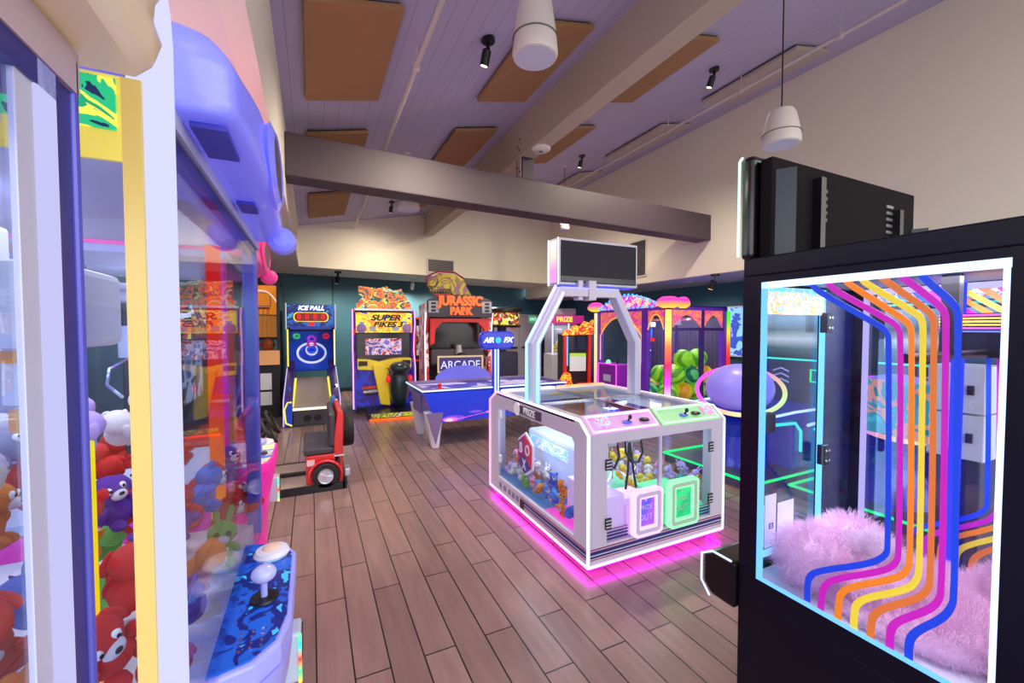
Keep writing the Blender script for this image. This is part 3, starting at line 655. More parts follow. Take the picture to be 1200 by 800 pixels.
M().box(0, .87, 0, .16, 0, .4).build('case', WH, scr, bevel=.008); M().box(.022, .848, -.004, .003, .022, .378).build('panel', SCREEN_OFF, scr)
M().box(.022, .848, -.0045, -.0035, .03, .075).build('lower_glare', mat('screen_lower', (28, 28, 44), .2), scr)
M().box(-.004, -.001, .03, .13, .02, .38).build('side_glow', ledgrad('led_side_glow', [(220, 150, 255), (255, 150, 215), (255, 225, 200), (255, 250, 240)], 1.3, 2, .0, .38), scr)
M().box(.03, .84, .02, .14, -.006, -.001).build('under_glow', L_BLUE, scr)
M().tube([(-.004, .16, .0), (-.004, .16, .4)], .006, 6).build('edge_light', L_WHITE, scr); M().tube([(-.004, .0, .0), (-.004, .0, .4)], .004, 6).build('edge_light', L_WHITE, scr)
# ================================================================ BLACK PRIZE MACHINE, RIGHT FOREGROUND
RX, RY0, RY1, RX1 = 1.4, .27, 1.0, 2.08
rm = thing('prize_cabinet', 'tall black glass prize cabinet with coloured stripes on its pane at right', 'prize machine', (RX, RY0, 0))
BODY = mat('cabinet_black', (13, 11, 26), .3, spec=.22)
W2, D2 = RX1-RX, RY1-RY0                # local x along +X, local y along +Y
zb, zt = .768, 1.806
yi0, yi1 = .092, .662                   # window along y
M().box(0, W2, 0, D2, .06, .70).build('lower_body', BODY, rm, bevel=.006); M().box(.03, W2-.03, .03, D2-.03, 0, .06).build('plinth', RUBBER, rm)
M().box(0, W2, 0, D2, 1.83, 1.895).build('top_panel', BODY, rm, bevel=.005)
for x0, x1 in ((0, .022), (W2-.022, W2)):
    M().frame(0, D2, .70, 1.83, .0, 'x', x0, x1) if False else None
    M().ring([(0, .70), (D2, .70), (D2, 1.83), (0, 1.83)], [(yi0, zb), (yi1, zb), (yi1, zt), (yi0, zt)], 'x', x0, x1).build('side_frame', BODY, rm, bevel=.002)
M().ring([(.022, .70), (W2-.022, .70), (W2-.022, 1.83), (.022, 1.83)], [(.05, .80), (.46, .80), (.46, 1.8), (.05, 1.8)], 'y', D2-.022, D2).build('door_side_frame', BODY, rm, bevel=.002)
M().box(.022, W2-.022, 0, .022, .70, 1.83).build('back_panel', BODY, rm)
PANE = glass('stripe_pane', (244, 248, 255), .35, .015); PANE2 = glass('far_pane', (240, 244, 255), .8, .06)
M().box(.008, .012, yi0, yi1, zb, zt).build('window_pane', PANE, rm); M().box(W2-.012, W2-.008, yi0, yi1, zb, zt).build('window_pane', PANE2, rm)
d = M().box(.05, .46, D2-.014, D2-.009, .80, 1.8).build('door_pane', PANE, rm)
# light strips round the windows
L_ICE = led('led_ice_frame', (200, 222, 255), 1.8); L_SKY = led('led_sky_frame', (110, 180, 255), 1.6)
def lframe(x, mt, mt2):
    e = .011
    M().box(x-.003, x+.003, yi0-.002, yi1, zt-.022, zt).build('window_light', mt, rm); M().box(x-.003, x+.003, yi0-.002, yi1, zb, zb+.012).build('window_light', mt2, rm)
    M().box(x-.003, x+.003, yi1-.02, yi1, zb, zt).build('window_light', mt2, rm); M().box(x-.003, x+.003, yi0, yi0+.011, zb, zt).build('window_light', mt, rm)
lframe(.003, L_ICE, L_SKY); lframe(W2-.022, led('led_lilac_frame', (214, 200, 255), 1.2), led('led_lilac_frame2', (205, 190, 255), 1.))
M().frame(.05, .46, .80, 1.8, .016, 'y', D2-.03, D2-.016).build('door_light', led('led_door', (120, 205, 255), 1.7), rm)
for z in (1.1, 1.63):
    h = M().box(.435, .475, D2-.05, D2-.022, z, z+.08).build('door_hinge', BLACK, rm, bevel=.003)
    for q in ((.446, .02), (.446, .06), (.464, .02), (.464, .06)): M().cyl((q[0], D2-.054, z+q[1]), .005, .005, 8, 'y').build('screw', CHROME, h)
    M().box(.06, .125, D2-.05, D2-.022, z+.17, z+.24).build('door_lock', BLACK, rm, bevel=.003) if z < 1.2 else None
STK = mat('door_sticker', (226, 226, 244), .5, emit=.15)
for x0, x1, z0, z1 in ((.075, .12, .83, .985), (.125, .19, .82, 1.02), (.2, .3, .82, .98)):
    st = M().box(x0, x1, D2-.016, D2-.0145, z0, z1).build('door_sticker', STK, rm)
text('E3', .03, (.16, D2-.018, .9), FRONT, BLACK, rm, depth=.0005)
M().box(.46, W2-.022, D2-.03, D2-.022, .70, 1.83).build('black_post', mat('deep_blue_black', (22, 30, 70), .25), rm)
M().box(.03, .46, D2-.03, D2-.016, 1.7, 1.8).build('header_art', art('header_art', [(255, 255, 255), (245, 250, 255), (240, 150, 60), (120, 200, 230), (255, 255, 255)], 9, .7, 3.), rm)
# inside ceiling and floor
M().box(.022, W2-.022, .022, D2-.03, 1.81, 1.829).build('inner_ceiling', mat('inner_grey', (120, 120, 140), .4), rm); M().box(.022, W2-.022, .022, D2-.03, .70, .758).build('inner_floor', mat('inner_floor', (240, 236, 244), .3), rm)
M().tube([(.08, .3, 1.565), (.6, .3, 1.565)], .014, 10).build('crossbar', BLACK, rm, smooth=True); M().box(.34, .37, .28, .32, 1.565, 1.82).build('crossbar_hanger', BLACK, rm)
M().box(W2-.05, W2-.03, .16, .42, 1.55, 1.7).build('stripe_box', BODY, rm)
for i, c_ in enumerate(((70, 80, 230), (230, 60, 190), (250, 140, 40), (250, 220, 40), (250, 140, 40), (230, 60, 190))):
    M().box(W2-.053, W2-.05, .16, .42, 1.635+i*.011, 1.641+i*.011).build('box_stripe', mat('deco_%d' % i, c_, .4, emit=.5), rm)
M().box(W2-.04, W2-.025, .36, .39, .76, 1.81).build('blue_light_post', led('led_deep_blue', (60, 70, 255), 1.3), rm)
# stripes printed on the pane, traced in the pane's own plane
DECO = dict(b=mat('deco_blue', (20, 70, 225), .4, emit=.22), m=mat('deco_magenta', (205, 30, 190), .4, emit=.22), o=mat('deco_orange', (250, 140, 30), .4, emit=.22), y=mat('deco_yellow', (246, 222, 60), .4, emit=.22), r=mat('deco_amber', (226, 124, 50), .4, emit=.22), g=mat('deco_lime', (206, 214, 80), .4, emit=.22))
ST = [('b', [(950,324),(952,334),(960,342),(1032,382),(1040,390),(1042,400),(1041,640),(1038,651),(1020,660.5),(957,668.6),(948,676),(946,686),(946,704)]),
      ('m', [(969,324),(971,332),(978,340),(1044,376),(1053,384),(1056,396),(1054,648),(1050,660),(1036,669),(977,678),(966,686),(963,697),(962,714)]),
      ('o', [(988,322),(991,329),(1000,336),(1060,374),(1067,382),(1069,394),(1067,656),(1063,669),(1050,678),(997,687),(985,695),(983,706),(982,725)]),
      ('y', [(1008,320),(1010,327),(1018,334),(1076,368),(1081,376),(1082,390),(1078,666),(1074,681),(1062,691),(1015,700),(1003,708),(1001,720),(1000.5,736)]),
      ('r', [(1029,318),(1031,324),(1040,330),(1088,364),(1094,373),(1095,386),(1091,678),(1087,692),(1074,702),(1035,712),(1023,721),(1021,732),(1020,748)]),
      ('m', [(1052,315),(1056,324),(1068,332),(1102,358),(1108,368),(1109,382),(1104,690),(1100,705),(1087,715),(1055,726),(1045,734),(1043,745),(1042.5,762)]),
      ('b', [(1076,312),(1080,322),(1090,332),(1116,354),(1122,364),(1123,378),(1119,698),(1114,714),(1102,726),(1076,738),(1067,747),(1065,758),(1065,775)])]
WD = [.017, .017, .017, .0165, .014, .0125, .0125, .014, .0165, .017, .018, .018, .0185]
def chaikin(P, W):
    for _ in range(2):
        a, b = [P[0]], [W[0]]
        for i in range(len(P)-1):
            for u in (.25, .75):
                a.append(tuple(P[i][q]*(1-u)+P[i+1][q]*u for q in range(3))); b.append(W[i]*(1-u)+W[i+1]*u)
        P, W = a+[P[-1]], b+[W[-1]]
    return P, W
for key, pts in ST:
    P3 = [PX(px, py, RX+.006) for px, py in pts]; P3 = [(a-RX, b-RY0, c_) for a, b, c_ in P3]
    P3, WQ = chaikin(P3, WD)
    M().ribbon(P3, WQ, (-1, 0, 0), .0012).build('pane_stripe', DECO[key], rm)
    M().ribbon([(W2-.014, b, c_) for a, b, c_ in P3], WQ, (-1, 0, 0), .0012).build('pane_stripe', DECO[key], rm)
# control pod on the door side
pod = M().prism([(D2, .62), (D2, .79), (D2+.09, .79), (D2+.135, .765), (D2+.135, .66), (D2+.1, .62)], 'x', -.02, W2-.1).build('control_pod', BLACKG, rm, bevel=.01)
M().tube([(-.024, D2+.01, .795), (-.024, D2+.09, .795), (-.024, D2+.138, .765), (-.024, D2+.138, .66), (-.024, D2+.1, .615)], .004, 6).build('pod_light', L_ICE, pod, smooth=True)
# monitor over the cabinet, screen turned away
mon = thing('top_monitor', 'large black monitor seen from behind on top of the black cabinet', 'monitor', (1.46, .94, 1.896))
M().box(0, 1.02, 0, .045, .0, .355).build('back_shell', mat('monitor_shell', (26, 23, 26), .9, spec=.08), mon, bevel=.006)
M().box(-.03, 1.05, .05, .1, -.0, .375).build('front_bezel', BLACKG, mon, bevel=.02, seg=3)
M().box(.0, 1.02, .1, .104, .02, .35).build('screen', SCREEN_OFF, mon)
M().tube([(-.035, .1, .015), (-.035, .1, .36), (-.02, .1, .378)], .0045, 6).build('rim_light', led('led_mint_rim', (190, 255, 225), 1.8), mon, smooth=True)
for x in (.02, .28):
    M().prism([(0, -.03), (.03, -.03), (.0, .0)], 'z', .0, .3) if False else None
for x0, w, h in ((.02, .1, .31), (1.0, .07, .2)): M().prism([(x0, 0), (x0+w*.35, -.05), (x0+w, 0)], 'z', 0, h).build('stand_fin', mat('fin_blue_black', (40, 52, 66), .3), mon)
for x0 in (.24, .82): M().box(x0, x0+.03, -.03, 0, 0, .31 if x0 < .5 else .26).build('mount_rail', BLACK, mon)
for x0 in (.275, .77):
    for i in range(5): M().box(x0, x0+.055, -.004, .0, .16+i*.027, .172+i*.027).build('vent_slot', BLACK if x0 < .5 else GREY, mon)
# the big pink plush lying inside
FUR = mat('pink_fur', (250, 206, 230), .9, var=.1, vscale=24)
tx = bpy.data.textures.new('fur_clumps', 'CLOUDS'); tx.noise_scale = .05
def fur(m, name, parent, mt=FUR, st=.02, n=2600, ln=.03):
    """plush part: lumpy skin with a coat of short hair"""
    o = m.build(name, mt, parent, smooth=True); s = o.modifiers.new('subdivision', 'SUBSURF'); s.levels = 2; s.render_levels = 2
    dm = o.modifiers.new('lumps', 'DISPLACE'); dm.texture = tx; dm.strength = st; dm.texture_coords = 'GLOBAL'; dm.mid_level = .4
    pm_ = o.modifiers.new('fur', 'PARTICLE_SYSTEM'); ps = o.particle_systems[-1].settings
    ps.type = 'HAIR'; ps.count = n; ps.hair_length = ln; ps.brownian_factor = .012; ps.child_type = 'INTERPOLATED'; ps.child_percent = 12; ps.rendered_child_count = 12
    ps.root_radius = .5; ps.tip_radius = .15; ps.radius_scale = .0022; ps.clump_factor = .35; ps.roughness_2 = .02; ps.roughness_endpoint = .015; ps.render_step = 3; ps.display_step = 3
    return o
gp = thing('giant_plush', 'giant fluffy pale pink plush animal lying inside the black cabinet', 'plush toy', (RX+.34, RY0+.36, .775))
b = M(); b.ell((-.16, .2, .07), (.125, .115, .1), 20, 12); b.ell((.0, -.02, .0), (.29, .295, .055), 24, 12); b.ell((-.12, .06, .05), (.12, .1, .06), 16, 10); b.ell((.02, .19, .08), (.12, .11, .09), 16, 10)
fur(b, 'body', gp); b = M(); b.ell((-.05, .09, .11), (.075, .055, .045), 14, 8); fur(b, 'tail_puff', gp, mat('pale_fur', (252, 230, 242), .9), n=700)
b = M(); b.ell((.2, -.16, .06), (.08, .07, .05), 16, 10); fur(b, 'paw', gp, st=.01, n=500, ln=.022); M().lathe([(.045, -.006), (.05, 0), (.0, .008)], 20, (.15, -.19, .095)).build('paw_pad', mat('pad_white', (240, 240, 230), .6), gp, smooth=True)
inner_lamp(rm, (.34, .36, 1.805), (.5, .5), 10, (1, .86, .95)); inner_lamp(rm, (.34, D2-.04, 1.2), (.3, .8), 2.5, (.5, .75, 1), (-pi/2, 0, 0))
# ================================================================ LEFT ROW OF CLAW MACHINES (fronts face +X)
R90 = pi/2     # local x -> world Y, local y -> world -X ; front of a machine is local y = 0
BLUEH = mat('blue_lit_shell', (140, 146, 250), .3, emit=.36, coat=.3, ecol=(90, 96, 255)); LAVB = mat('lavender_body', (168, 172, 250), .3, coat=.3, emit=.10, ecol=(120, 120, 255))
FRM = mat('blue_frame', (92, 92, 200), .3, .2); FRMD = mat('dark_blue_frame', (52, 52, 130), .3)
INW = mat('inner_white', (224, 224, 236), .5); POSTW = led('led_column', (222, 222, 255), 1.02)
CIRC = art('circuit_blue', [(10, 40, 150), (14, 90, 200), (8, 30, 120), (60, 190, 250)], 14, .35, 1.)
def claw_machine(y0, xf, W, label, shell, body, deck, col, hoodc, cap, detail=True):
    """upright claw machine; local x along the row, y into the machine, z up"""
    t = thing('claw_machine', label, 'claw machine', (xf, y0, 0), R90); D = .95
    M().box(.02, W-.02, .03, D, .06, .86).build('base_cabinet', body, t, bevel=.02)
    M().box(.06, W-.06, .08, D-.05, 0, .06).build('plinth', RUBBER, t)
    # protruding control desk with a rounded plan
    a, b = .36, .98; pl = [(a, .03), (a+.02, -.06), (a+.07, -.105), (a+.16, -.125), (b-.12, -.125), (b-.03, -.085), (b, .03)]
    m = M(); m.prism(pl, 'z', .86, .915); dk = m.build('desk_rim', body, t, bevel=.008)
    pin = [(x+(.012 if x < .6 else -.012), min(y+.012, .03)) for x, y in pl]
    M().prism(pin, 'z', .915, .919).build('desk_surface', deck, dk)
    vs = []
    lev = [(.86, 1., 1.), (.78, .93, .92), (.68, .78, .85), (.5, .55, .78), (.06, .45, .74)]
    mid = (a+b)/2
    for z, ky, kx in lev: vs += [(mid+(x-mid)*kx, (y*ky if y < 0 else y), z) for x, y in pl]
    k = len(pl); fs = [(i*k+q, i*k+(q+1) % k, (i+1)*k+(q+1) % k, (i+1)*k+q) for i in range(len(lev)-1) for q in range(k)]+[tuple(range(k)), tuple((len(lev)-1)*k+q for q in range(k-1, -1, -1))]
    M().add(vs, fs).build('desk_pedestal', body, t, smooth=True)
    j = Vector((.62, -.055, .92))
    M().lathe([(.036, 0), (.034, .006), (.0, .007)], 18, j).build('joystick_collar', BLACK, t, smooth=True); jt = M().cyl(j+Vector((0, 0, .005)), .0085, .05, 10).build('joystick_shaft', mat('clear_blue', (170, 180, 255), .1), t, smooth=True)
    M().ell(j+Vector((0, 0, .068)), (.031, .031, .023), 16, 10).build('joystick_knob', mat('frosted_knob', (190, 196, 250), .15, coat=.5), t, smooth=True)
    q = Vector((.86, -.055, .92)); bb = M().lathe([(.048, 0), (.052, .008), (.045, .02), (.03, .024)], 20, q).build('drop_button', mat('button_white', (240, 238, 250), .2), t, smooth=True)
    M().ell(q+Vector((0, 0, .022)), (.03, .03, .01), 14, 6).build('button_cap', mat('button_peach', (250, 214, 190), .3), bb, smooth=True)
    for i in range(4):
        for e in range(3): M().cyl((.43+i*.02, -.02-e*.022, .919), .004, .002, 6).build('deck_rivet', CHROME, t)
    # card reader on the flank
    cr_ = thing_part('card_reader', t, (.74, -.1, .665)); cr_.scale = (.8, .8, .8) 
    M().box(-.05, .05, -.05, .02, -.09, .1).build('reader_shell', mat('reader_clear', (200, 214, 230), .15, coat=.5), cr_, bevel=.012); M().box(-.036, .036, -.054, -.05, -.01, .085).build('reader_screen', BLACKG, cr_)
    M().tube([(-.054, -.045, -.085), (-.054, -.045, .095)], .007, 8).build('reader_light', ledgrad('reader_rainbow', [(255, 220, 40), (60, 230, 160), (255, 60, 40), (60, 230, 210), (120, 255, 160)], 1.6, 2, -.09, .1), cr_)
    # glass tower 0.9 .. 1.95
    zt = 1.95
    for x in (0, W-.05):
        for y in (.0, D-.05):
                if not (cap and x == 0 and y == 0): M().box(x, x+.05, y+.005, y+.05, .86, zt).build('corner_post', FRM if hoodc is BLUEH else body, t, bevel=.004)
    M().box(.114 if cap else .05, W-.006, .006, .011, .86, zt).build('front_glass', glass('soft_mirror_glass', (240, 244, 255), .38, .05), t)
    M().box(.008, .013, .022, D-.05, .86, zt).build('side_glass', GLASS, t); M().box(W-.013, W-.008, .05, D-.05, .86, zt).build('side_glass', GLASS, t)
    M().box(.05, W-.05, D-.03, D-.01, .86, zt).build('back_panel', INW, t); M().box(.114 if cap else 0, W, .0, D, zt, zt+.03).build('top_deck', mat('deck_grey_blue', (190, 194, 226), .4), t)
    M().box(.03, W-.03, .03, D-.03, .86, .9).build('prize_floor', INW, t)
    M().bar((.05, .02, zt-.01), (W-.01, .02, zt-.01), .02, .03).build('front_header', FRMD, t)
    # lit corner column
    if cap:
        q = [(.0, .3), (.112, .3), (.112, 2.06), (.103, 2.1), (.08, 2.13), (.05, 2.14), (.0, 2.12)]
        M().prism(q, 'y', -.004, .02).build('light_panel', POSTW, t, bevel=.004)
        M().prism([(x+.004, z+.012) for x, z in q], 'y', .02, .023).build('panel_backing', mat('cap_violet', (140, 130, 200), .4), t, bevel=.004)
    # hood: profile in (y,z) swept along x, bulging in the middle
    pr = [(.0, 0), (-.075, -.0), (-.09, .03), (-.082, .09), (-.088, .14), (-.06, .2), (-.02, .235), (.3, .245), (D, .24), (D, 0)]
    vs = []; xs = [.116, .135, .24, .42, .62, .82, W-.14, W-.03, W]
    for i, x in enumerate(xs):
        g = (.8 if i == 0 else .9 if i == 1 else 1.12 if 3 <= i <= 5 else 1.)
        dz = (.05 if 3 <= i <= 5 else 0)-(.04 if i >= 7 else 0)
        vs += [(x, y*g if y < 0 else y, zt+.028+(z*(g if z > .05 else 1)+(dz if z > .12 else 0))*.68) for y, z in pr]
    k = len(pr); fs = [(i*k+q, i*k+(q+1) % k, (i+1)*k+(q+1) % k, (i+1)*k+q) for i in range(len(xs)-1) for q in range(k)]+[tuple(range(k-1, -1, -1)), tuple((len(xs)-1)*k+q for q in range(k))]
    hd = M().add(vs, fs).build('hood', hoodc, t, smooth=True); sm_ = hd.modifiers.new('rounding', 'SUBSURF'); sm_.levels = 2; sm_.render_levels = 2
    for p_ in hd.data.polygons: p_.use_smooth = True
    if 'sharp_edge' in hd.data.attributes: hd.data.attributes.remove(hd.data.attributes['sharp_edge'])
    M().lathe([(.14, 0), (.15, .012), (.12, .022), (.115, .012)], 28, (.0, 0, 0), 'y').build('speaker_ring', hoodc, t, smooth=True)
    r_ = [o for o in t.children if o.name.startswith('speaker_ring')][-1]; r_.location = (.62, -.088, zt+.115); r_.rotation_euler = (pi, 0, 0); r_.scale = (1.5, 1, .58)
    g_ = M().lathe([(.118, 0), (.118, .006)], 28, (0, 0, 0), 'y').build('speaker_grille', mat('mesh_grille', (96, 92, 100), .5, bump=.6, bscale=300), t, smooth=True); g_.location = (.62, -.1, zt+.115); g_.rotation_euler = (pi, 0, 0); g_.scale = (1.5, 1, .58)
    M().lathe([(.028, 0), (.045, .015), (.05, .06), (.045, .1), (.028, .115)], 16, (0, 0, 0), 'x').build('hood_lamp_end', hoodc, t, smooth=True)
    e_ = [o for o in t.children if o.name.startswith('hood_lamp_end')][-1]; e_.location = (W-.12, -.085, zt+.03)
    M().box(.16, .3, -.06, -.01, zt+.02, zt+.0285).build('hood_socket', mat('socket_blue', (70, 70, 190), .6), t); M().box(.62, .72, -.05, -.01, zt+.02, zt+.0285).build('hood_socket', MATS['socket_blue'], t)
    bx_ = M().box(.2, W-.06, .06, D-.02, zt+.19, zt+.235).build('bounce_cover', mat('cover_white', (226, 224, 220), .6), t, bevel=.01)  # unseen plate added to keep hood colour from bouncing onto the low ceiling
    # inside: red light column, wires, gantry claw
    M().cyl((W-.16, .12, .95), .022, .98, 12).build('inner_light', ledgrad('red_column', [(255, 150, 40), (255, 60, 30), (255, 30, 30)], 1.1, 2, .95, 1.9), t)
    M().bar((.06, .5, zt-.1), (W-.06, .5, zt-.1), .04, .03).build('gantry_rail', CHROME, t)
    M().box(.5, .66, .42, .58, zt-.17, zt-.08).build('gantry_carriage', INW, t, bevel=.01)
    M().tube([(W-.3, .5, zt-.1), (W-.33, .46, zt-.35), (W-.28, .44, zt-.55), (W-.32, .45, zt-.8)], .005, 6).build('loose_wire', mat('wire_pink', (240, 180, 190), .4), t)
    cw = M(); cw.cyl((.58, .5, zt-.45), .05, .16, 14); c1 = cw.build('claw_motor', mat('claw_clear', (220, 226, 240), .15, coat=.4), t, smooth=True)
    M().cyl((.58, .5, zt-.29), .01, .13, 8).build('claw_rod', CHROME, t)
    for k in range(3):
        aa = 2*pi*k/3+.2
        M().tube([(.58, .5, zt-.45), (.58+.09*cos(aa), .5+.09*sin(aa), zt-.5), (.58+.1*cos(aa), .5+.1*sin(aa), zt-.58), (.58+.04*cos(aa), .5+.04*sin(aa), zt-.65)], .008, 6).build('claw_prong', CHROME, t, smooth=True)
    return t
def thing_part(name, parent, loc, rotz=0):
    o = bpy.data.objects.new(name, None); COL.objects.link(o); o.parent = parent; o.location = loc; o.rotation_euler = (0, 0, rotz); return o
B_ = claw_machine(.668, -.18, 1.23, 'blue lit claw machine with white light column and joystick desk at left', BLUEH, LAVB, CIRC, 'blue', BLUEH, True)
PKB = mat('pink_body', (255, 40, 180), .35, emit=.08); PKH = mat('pink_hood', (250, 70, 160), .3, emit=.06)
C_ = claw_machine(2.18, -.33, 1.05, 'hot pink claw machine mostly hidden behind the blue claw machine', PKH, PKB, art('pink_deck', [(120, 150, 230), (240, 230, 160), (90, 110, 200), (250, 190, 210)], 8, .3), 'pink', PKH, False)
# yellow parts at the near end of the blue machine: lit post, header sticker, inner tube
YEL = mat('yellow_post', (226, 200, 116), .3, emit=.08)
M().box(-.006, .012, .003, .022, .3, 1.95).build('yellow_trim_post', YEL, B_); M().box(-.006, .0, .022, .4, 1.85, 1.95).build('yellow_header', mat('yellow_header', (240, 222, 100), .4, emit=.2), B_)
M().box(-.009, -.006, .026, .3, 1.885, 1.945).build('green_sticker', art('green_sticker_art', [(20, 170, 120), (240, 240, 90), (30, 190, 130), (20, 40, 90)], 16, .5), B_)
M().cyl((.2, .16, .92), .03, .55, 14).build('yellow_light_tube', ledgrad('yellow_tube', [(255, 140, 0), (255, 200, 0), (235, 225, 40)], 1.1, 2, .9, 1.5), B_)
M().box(.1, .3, .12, .26, 1.62, 1.74).build('hanging_gearbox', INW, B_, bevel=.012); M().cyl((.2, .19, 1.54), .035, .1, 14).build('claw_spool', mat('spool_clear', (226, 228, 236), .2), B_, smooth=True); M().cyl((.2, .19, 1.6), .04, .018, 14).build('amber_ring', mat('amber', (220, 150, 30), .3, emit=.3), B_, smooth=True); M().cyl((.2, .19, 1.5), .03, .03, 14).build('amber_collar', MATS['amber'], B_, smooth=True)
M().tube([(.23, .19, 1.56), (.28, .2, 1.5), (.26, .2, 1.43)], .005, 6).build('spool_wire', INW, B_)
# plush heap in the blue machine
sp = []
for i in range(7):
    for j in range(4):
        sp.append((-.3-.15*j+random.uniform(-.02, .02), .88+.155*i+random.uniform(-.02, .02), 1.16+.05*j+random.uniform(-.02, .03)))
cl = ['red', 'red', 'purple', 'red', 'red', 'blue', 'red', 'white', 'purple', 'red', 'orange']
for i, p in enumerate(sp):
    c1 = cl[i % len(cl)]; plush(p, .088, c1, random.choice(kinds), c1+' plush toy in the heap behind the blue claw machine glass', 'plush in the blue claw machine', True)
sp = [(-.27-.16*j+random.uniform(-.02, .02), .86+.17*i, 1.0+random.uniform(-.02, .02)) for i in range(7) for j in range(3)]
for i, p in enumerate(sp):
    c1 = ['red', 'purple', 'green', 'red', 'orange'][i % 5]; plush(p, .09, c1, random.choice(kinds), c1+' plush toy in the lower layer of the blue claw machine heap', 'lower plush in the blue claw machine', False)
sp = [(-.5-.15*j, .95+.2*i, 1.38+random.uniform(-.02, .03)) for i in range(5) for j in range(2)]
for i, p in enumerate(sp):
    c1 = ['white', 'white', 'grey', 'white', 'lilac'][i % 5]; plush(p, .085, c1, 'dog', c1+' plush dog on top of the blue claw machine heap', 'plush dogs in the blue claw machine', True)
# ---- nearest claw machine with cream hood
A_ = thing('claw_machine', 'nearest cream hooded claw machine filling the left edge', 'claw machine', (-.18, -.785, 0), R90)
WA, DA = 1.28, .95
CREAM = mat('cream_shell', (226, 208, 190), .3, coat=.4, emit=.1, ecol=(255, 216, 110)); LB = mat('lavender_frame', (206, 206, 250), .3, emit=.22, ecol=(190, 190, 255))
M().box(.0, WA, .02, DA, .06, .86).build('base_cabinet', LAVB, A_, bevel=.02); M().box(.05, WA-.05, .06, DA-.05, 0, .06).build('plinth', RUBBER, A_)
M().box(WA-.0615, WA-.031, .0, .006, .86, 1.86).build('door_stile', led('led_door_stile', (206, 206, 255), .95), A_, bevel=.004); M().box(WA-.031, WA-.008, .002, .02, .86, 1.87).build('frame_channel', FRMD, A_); M().box(WA-.008, WA, -.002, .03, .86, 1.88).build('corner_post', FRM, A_, bevel=.003)
M().box(WA-.082, WA-.0615, .002, .006, .9, 1.84).build('inner_stile', mat('pale_stile', (198, 200, 226), .3), A_)
M().box(.0, .08, .0, .05, .86, 1.88).build('corner_post', FRM, A_)
M().box(.0, WA-.03, .0, .04, 1.83, 1.85).build('header_channel', FRMD, A_); M().box(.0, WA, -.002, .05, 1.85, 1.885).build('header_rail', mat('rail_tan', (190, 170, 180), .35), A_); M().box(0, WA-.085, .008, .03, 1.79, 1.82).build('header_light', led('led_header', (170, 170, 255), .9), A_)
M().box(.08, WA-.082, .003, .005, .86, 1.84).build('front_glass', glass('clear_glass', (244, 248, 255), .2, .02), A_); M().box(WA-.013, WA-.008, .06, DA-.05, .86, 1.86).build('side_glass', GLASS, A_)
for x in (0, WA-.05): M().box(x, x+.05, DA-.05, DA, .86, 1.86).build('rear_post', FRM, A_)
M().box(.05, WA-.05, DA-.03, DA-.01, .86, 1.86).build('back_panel', INW, A_); M().box(.02, WA-.02, .04, DA-.04, .86, .9).build('prize_floor', INW, A_); M().box(0, WA, .03, DA, 1.86, 1.89).build('top_deck', mat('deck_grey_blue', (190, 194, 226), .4), A_)
pr = [(.03, 0), (-.036, .0), (-.05, .012), (-.056, .03), (-.05, .05), (-.052, .07), (-.062, .085), (-.066, .12), (-.06, .16), (-.05, .24), (.05, .32), (DA, .32), (DA, 0)]
vs = []; xs = [0, .02, .6, WA-.01, WA+.015, WA+.025]
for i, x in enumerate(xs): vs += [(x, y*(1 if 0 < i < 5 else .9), 1.888+z*(1 if 0 < i < 5 else .97)) for y, z in pr]
k = len(pr); fs = [(i*k+q, i*k+(q+1) % k, (i+1)*k+(q+1) % k, (i+1)*k+q) for i in range(len(xs)-1) for q in range(k)]+[tuple(range(k-1, -1, -1)), tuple((len(xs)-1)*k+q for q in range(k))]
M().add(vs, fs).build('hood', CREAM, A_, smooth=True)
ltube([(.02, -.037, 1.903), (WA-.03, -.037, 1.903)], .003, led('led_hood_line', (190, 160, 255), 1.), A_, 'hood_light'); ltube([(.02, -.063, 1.972), (WA-.03, -.063, 1.972)], .005, led('led_hood_amber', (255, 214, 80), .9), A_, 'hood_light')
M().box(WA-.3, WA-.16, -.02, .03, 1.884, 1.8885).build('hood_socket', mat('socket_blue', (70, 70, 190), .4), A_)
M().cyl((WA-.19, .0, 1.876), .006, .01, 8).build('socket_screw', CHROME, A_)
M().box(.1, WA-.14, DA-.034, DA-.03, 1.2, 1.5).build('back_poster', art('sea_poster', [(150, 200, 230), (90, 150, 220), (230, 130, 140), (120, 190, 170), (240, 180, 120)], 6, .3), A_)
M().box(.2, WA-.2, .4, .6, 1.62, 1.72).build('gantry_carriage', mat('gantry_grey', (180, 180, 190), .4), A_, bevel=.02); M().bar((.05, .5, 1.76), (WA-.05, .5, 1.76), .04, .03).build('gantry_rail', CHROME, A_)
sp = [(-.3-.17*j+random.uniform(-.02, .02), -.55+.165*i+random.uniform(-.02, .02), 1.05+.06*j) for i in range(6) for j in range(3)]
for i, p in enumerate(sp):
    c1 = ['purple', 'red', 'green', 'orange', 'purple', 'red', 'white'][i % 7]; plush(p, .09, c1, random.choice(kinds), c1+' plush toy in the heap of the nearest cream hooded claw machine', 'plush in the nearest claw machine', True)
inner_lamp(B_, (.65, .45, 1.94), (1.0, .7), 9, (.9, .9, 1)); inner_lamp(A_, (.65, .45, 1.845), (1.0, .7), 8, (.9, .92, 1)); inner_lamp(C_, (.55, .45, 1.94), (.9, .7), 3, (1, .85, .9))
# ================================================================ BACK ROW
def bx(t, n, mt, *a, **k): return M().box(*a).build(n, mt, t, **k)
PURP = mat('cab_purple', (62, 40, 130), .35, coat=.2); CABK = mat('cab_black', (22, 22, 30), .35); DG = mat('cab_dark_grey', (58, 60, 70), .45)
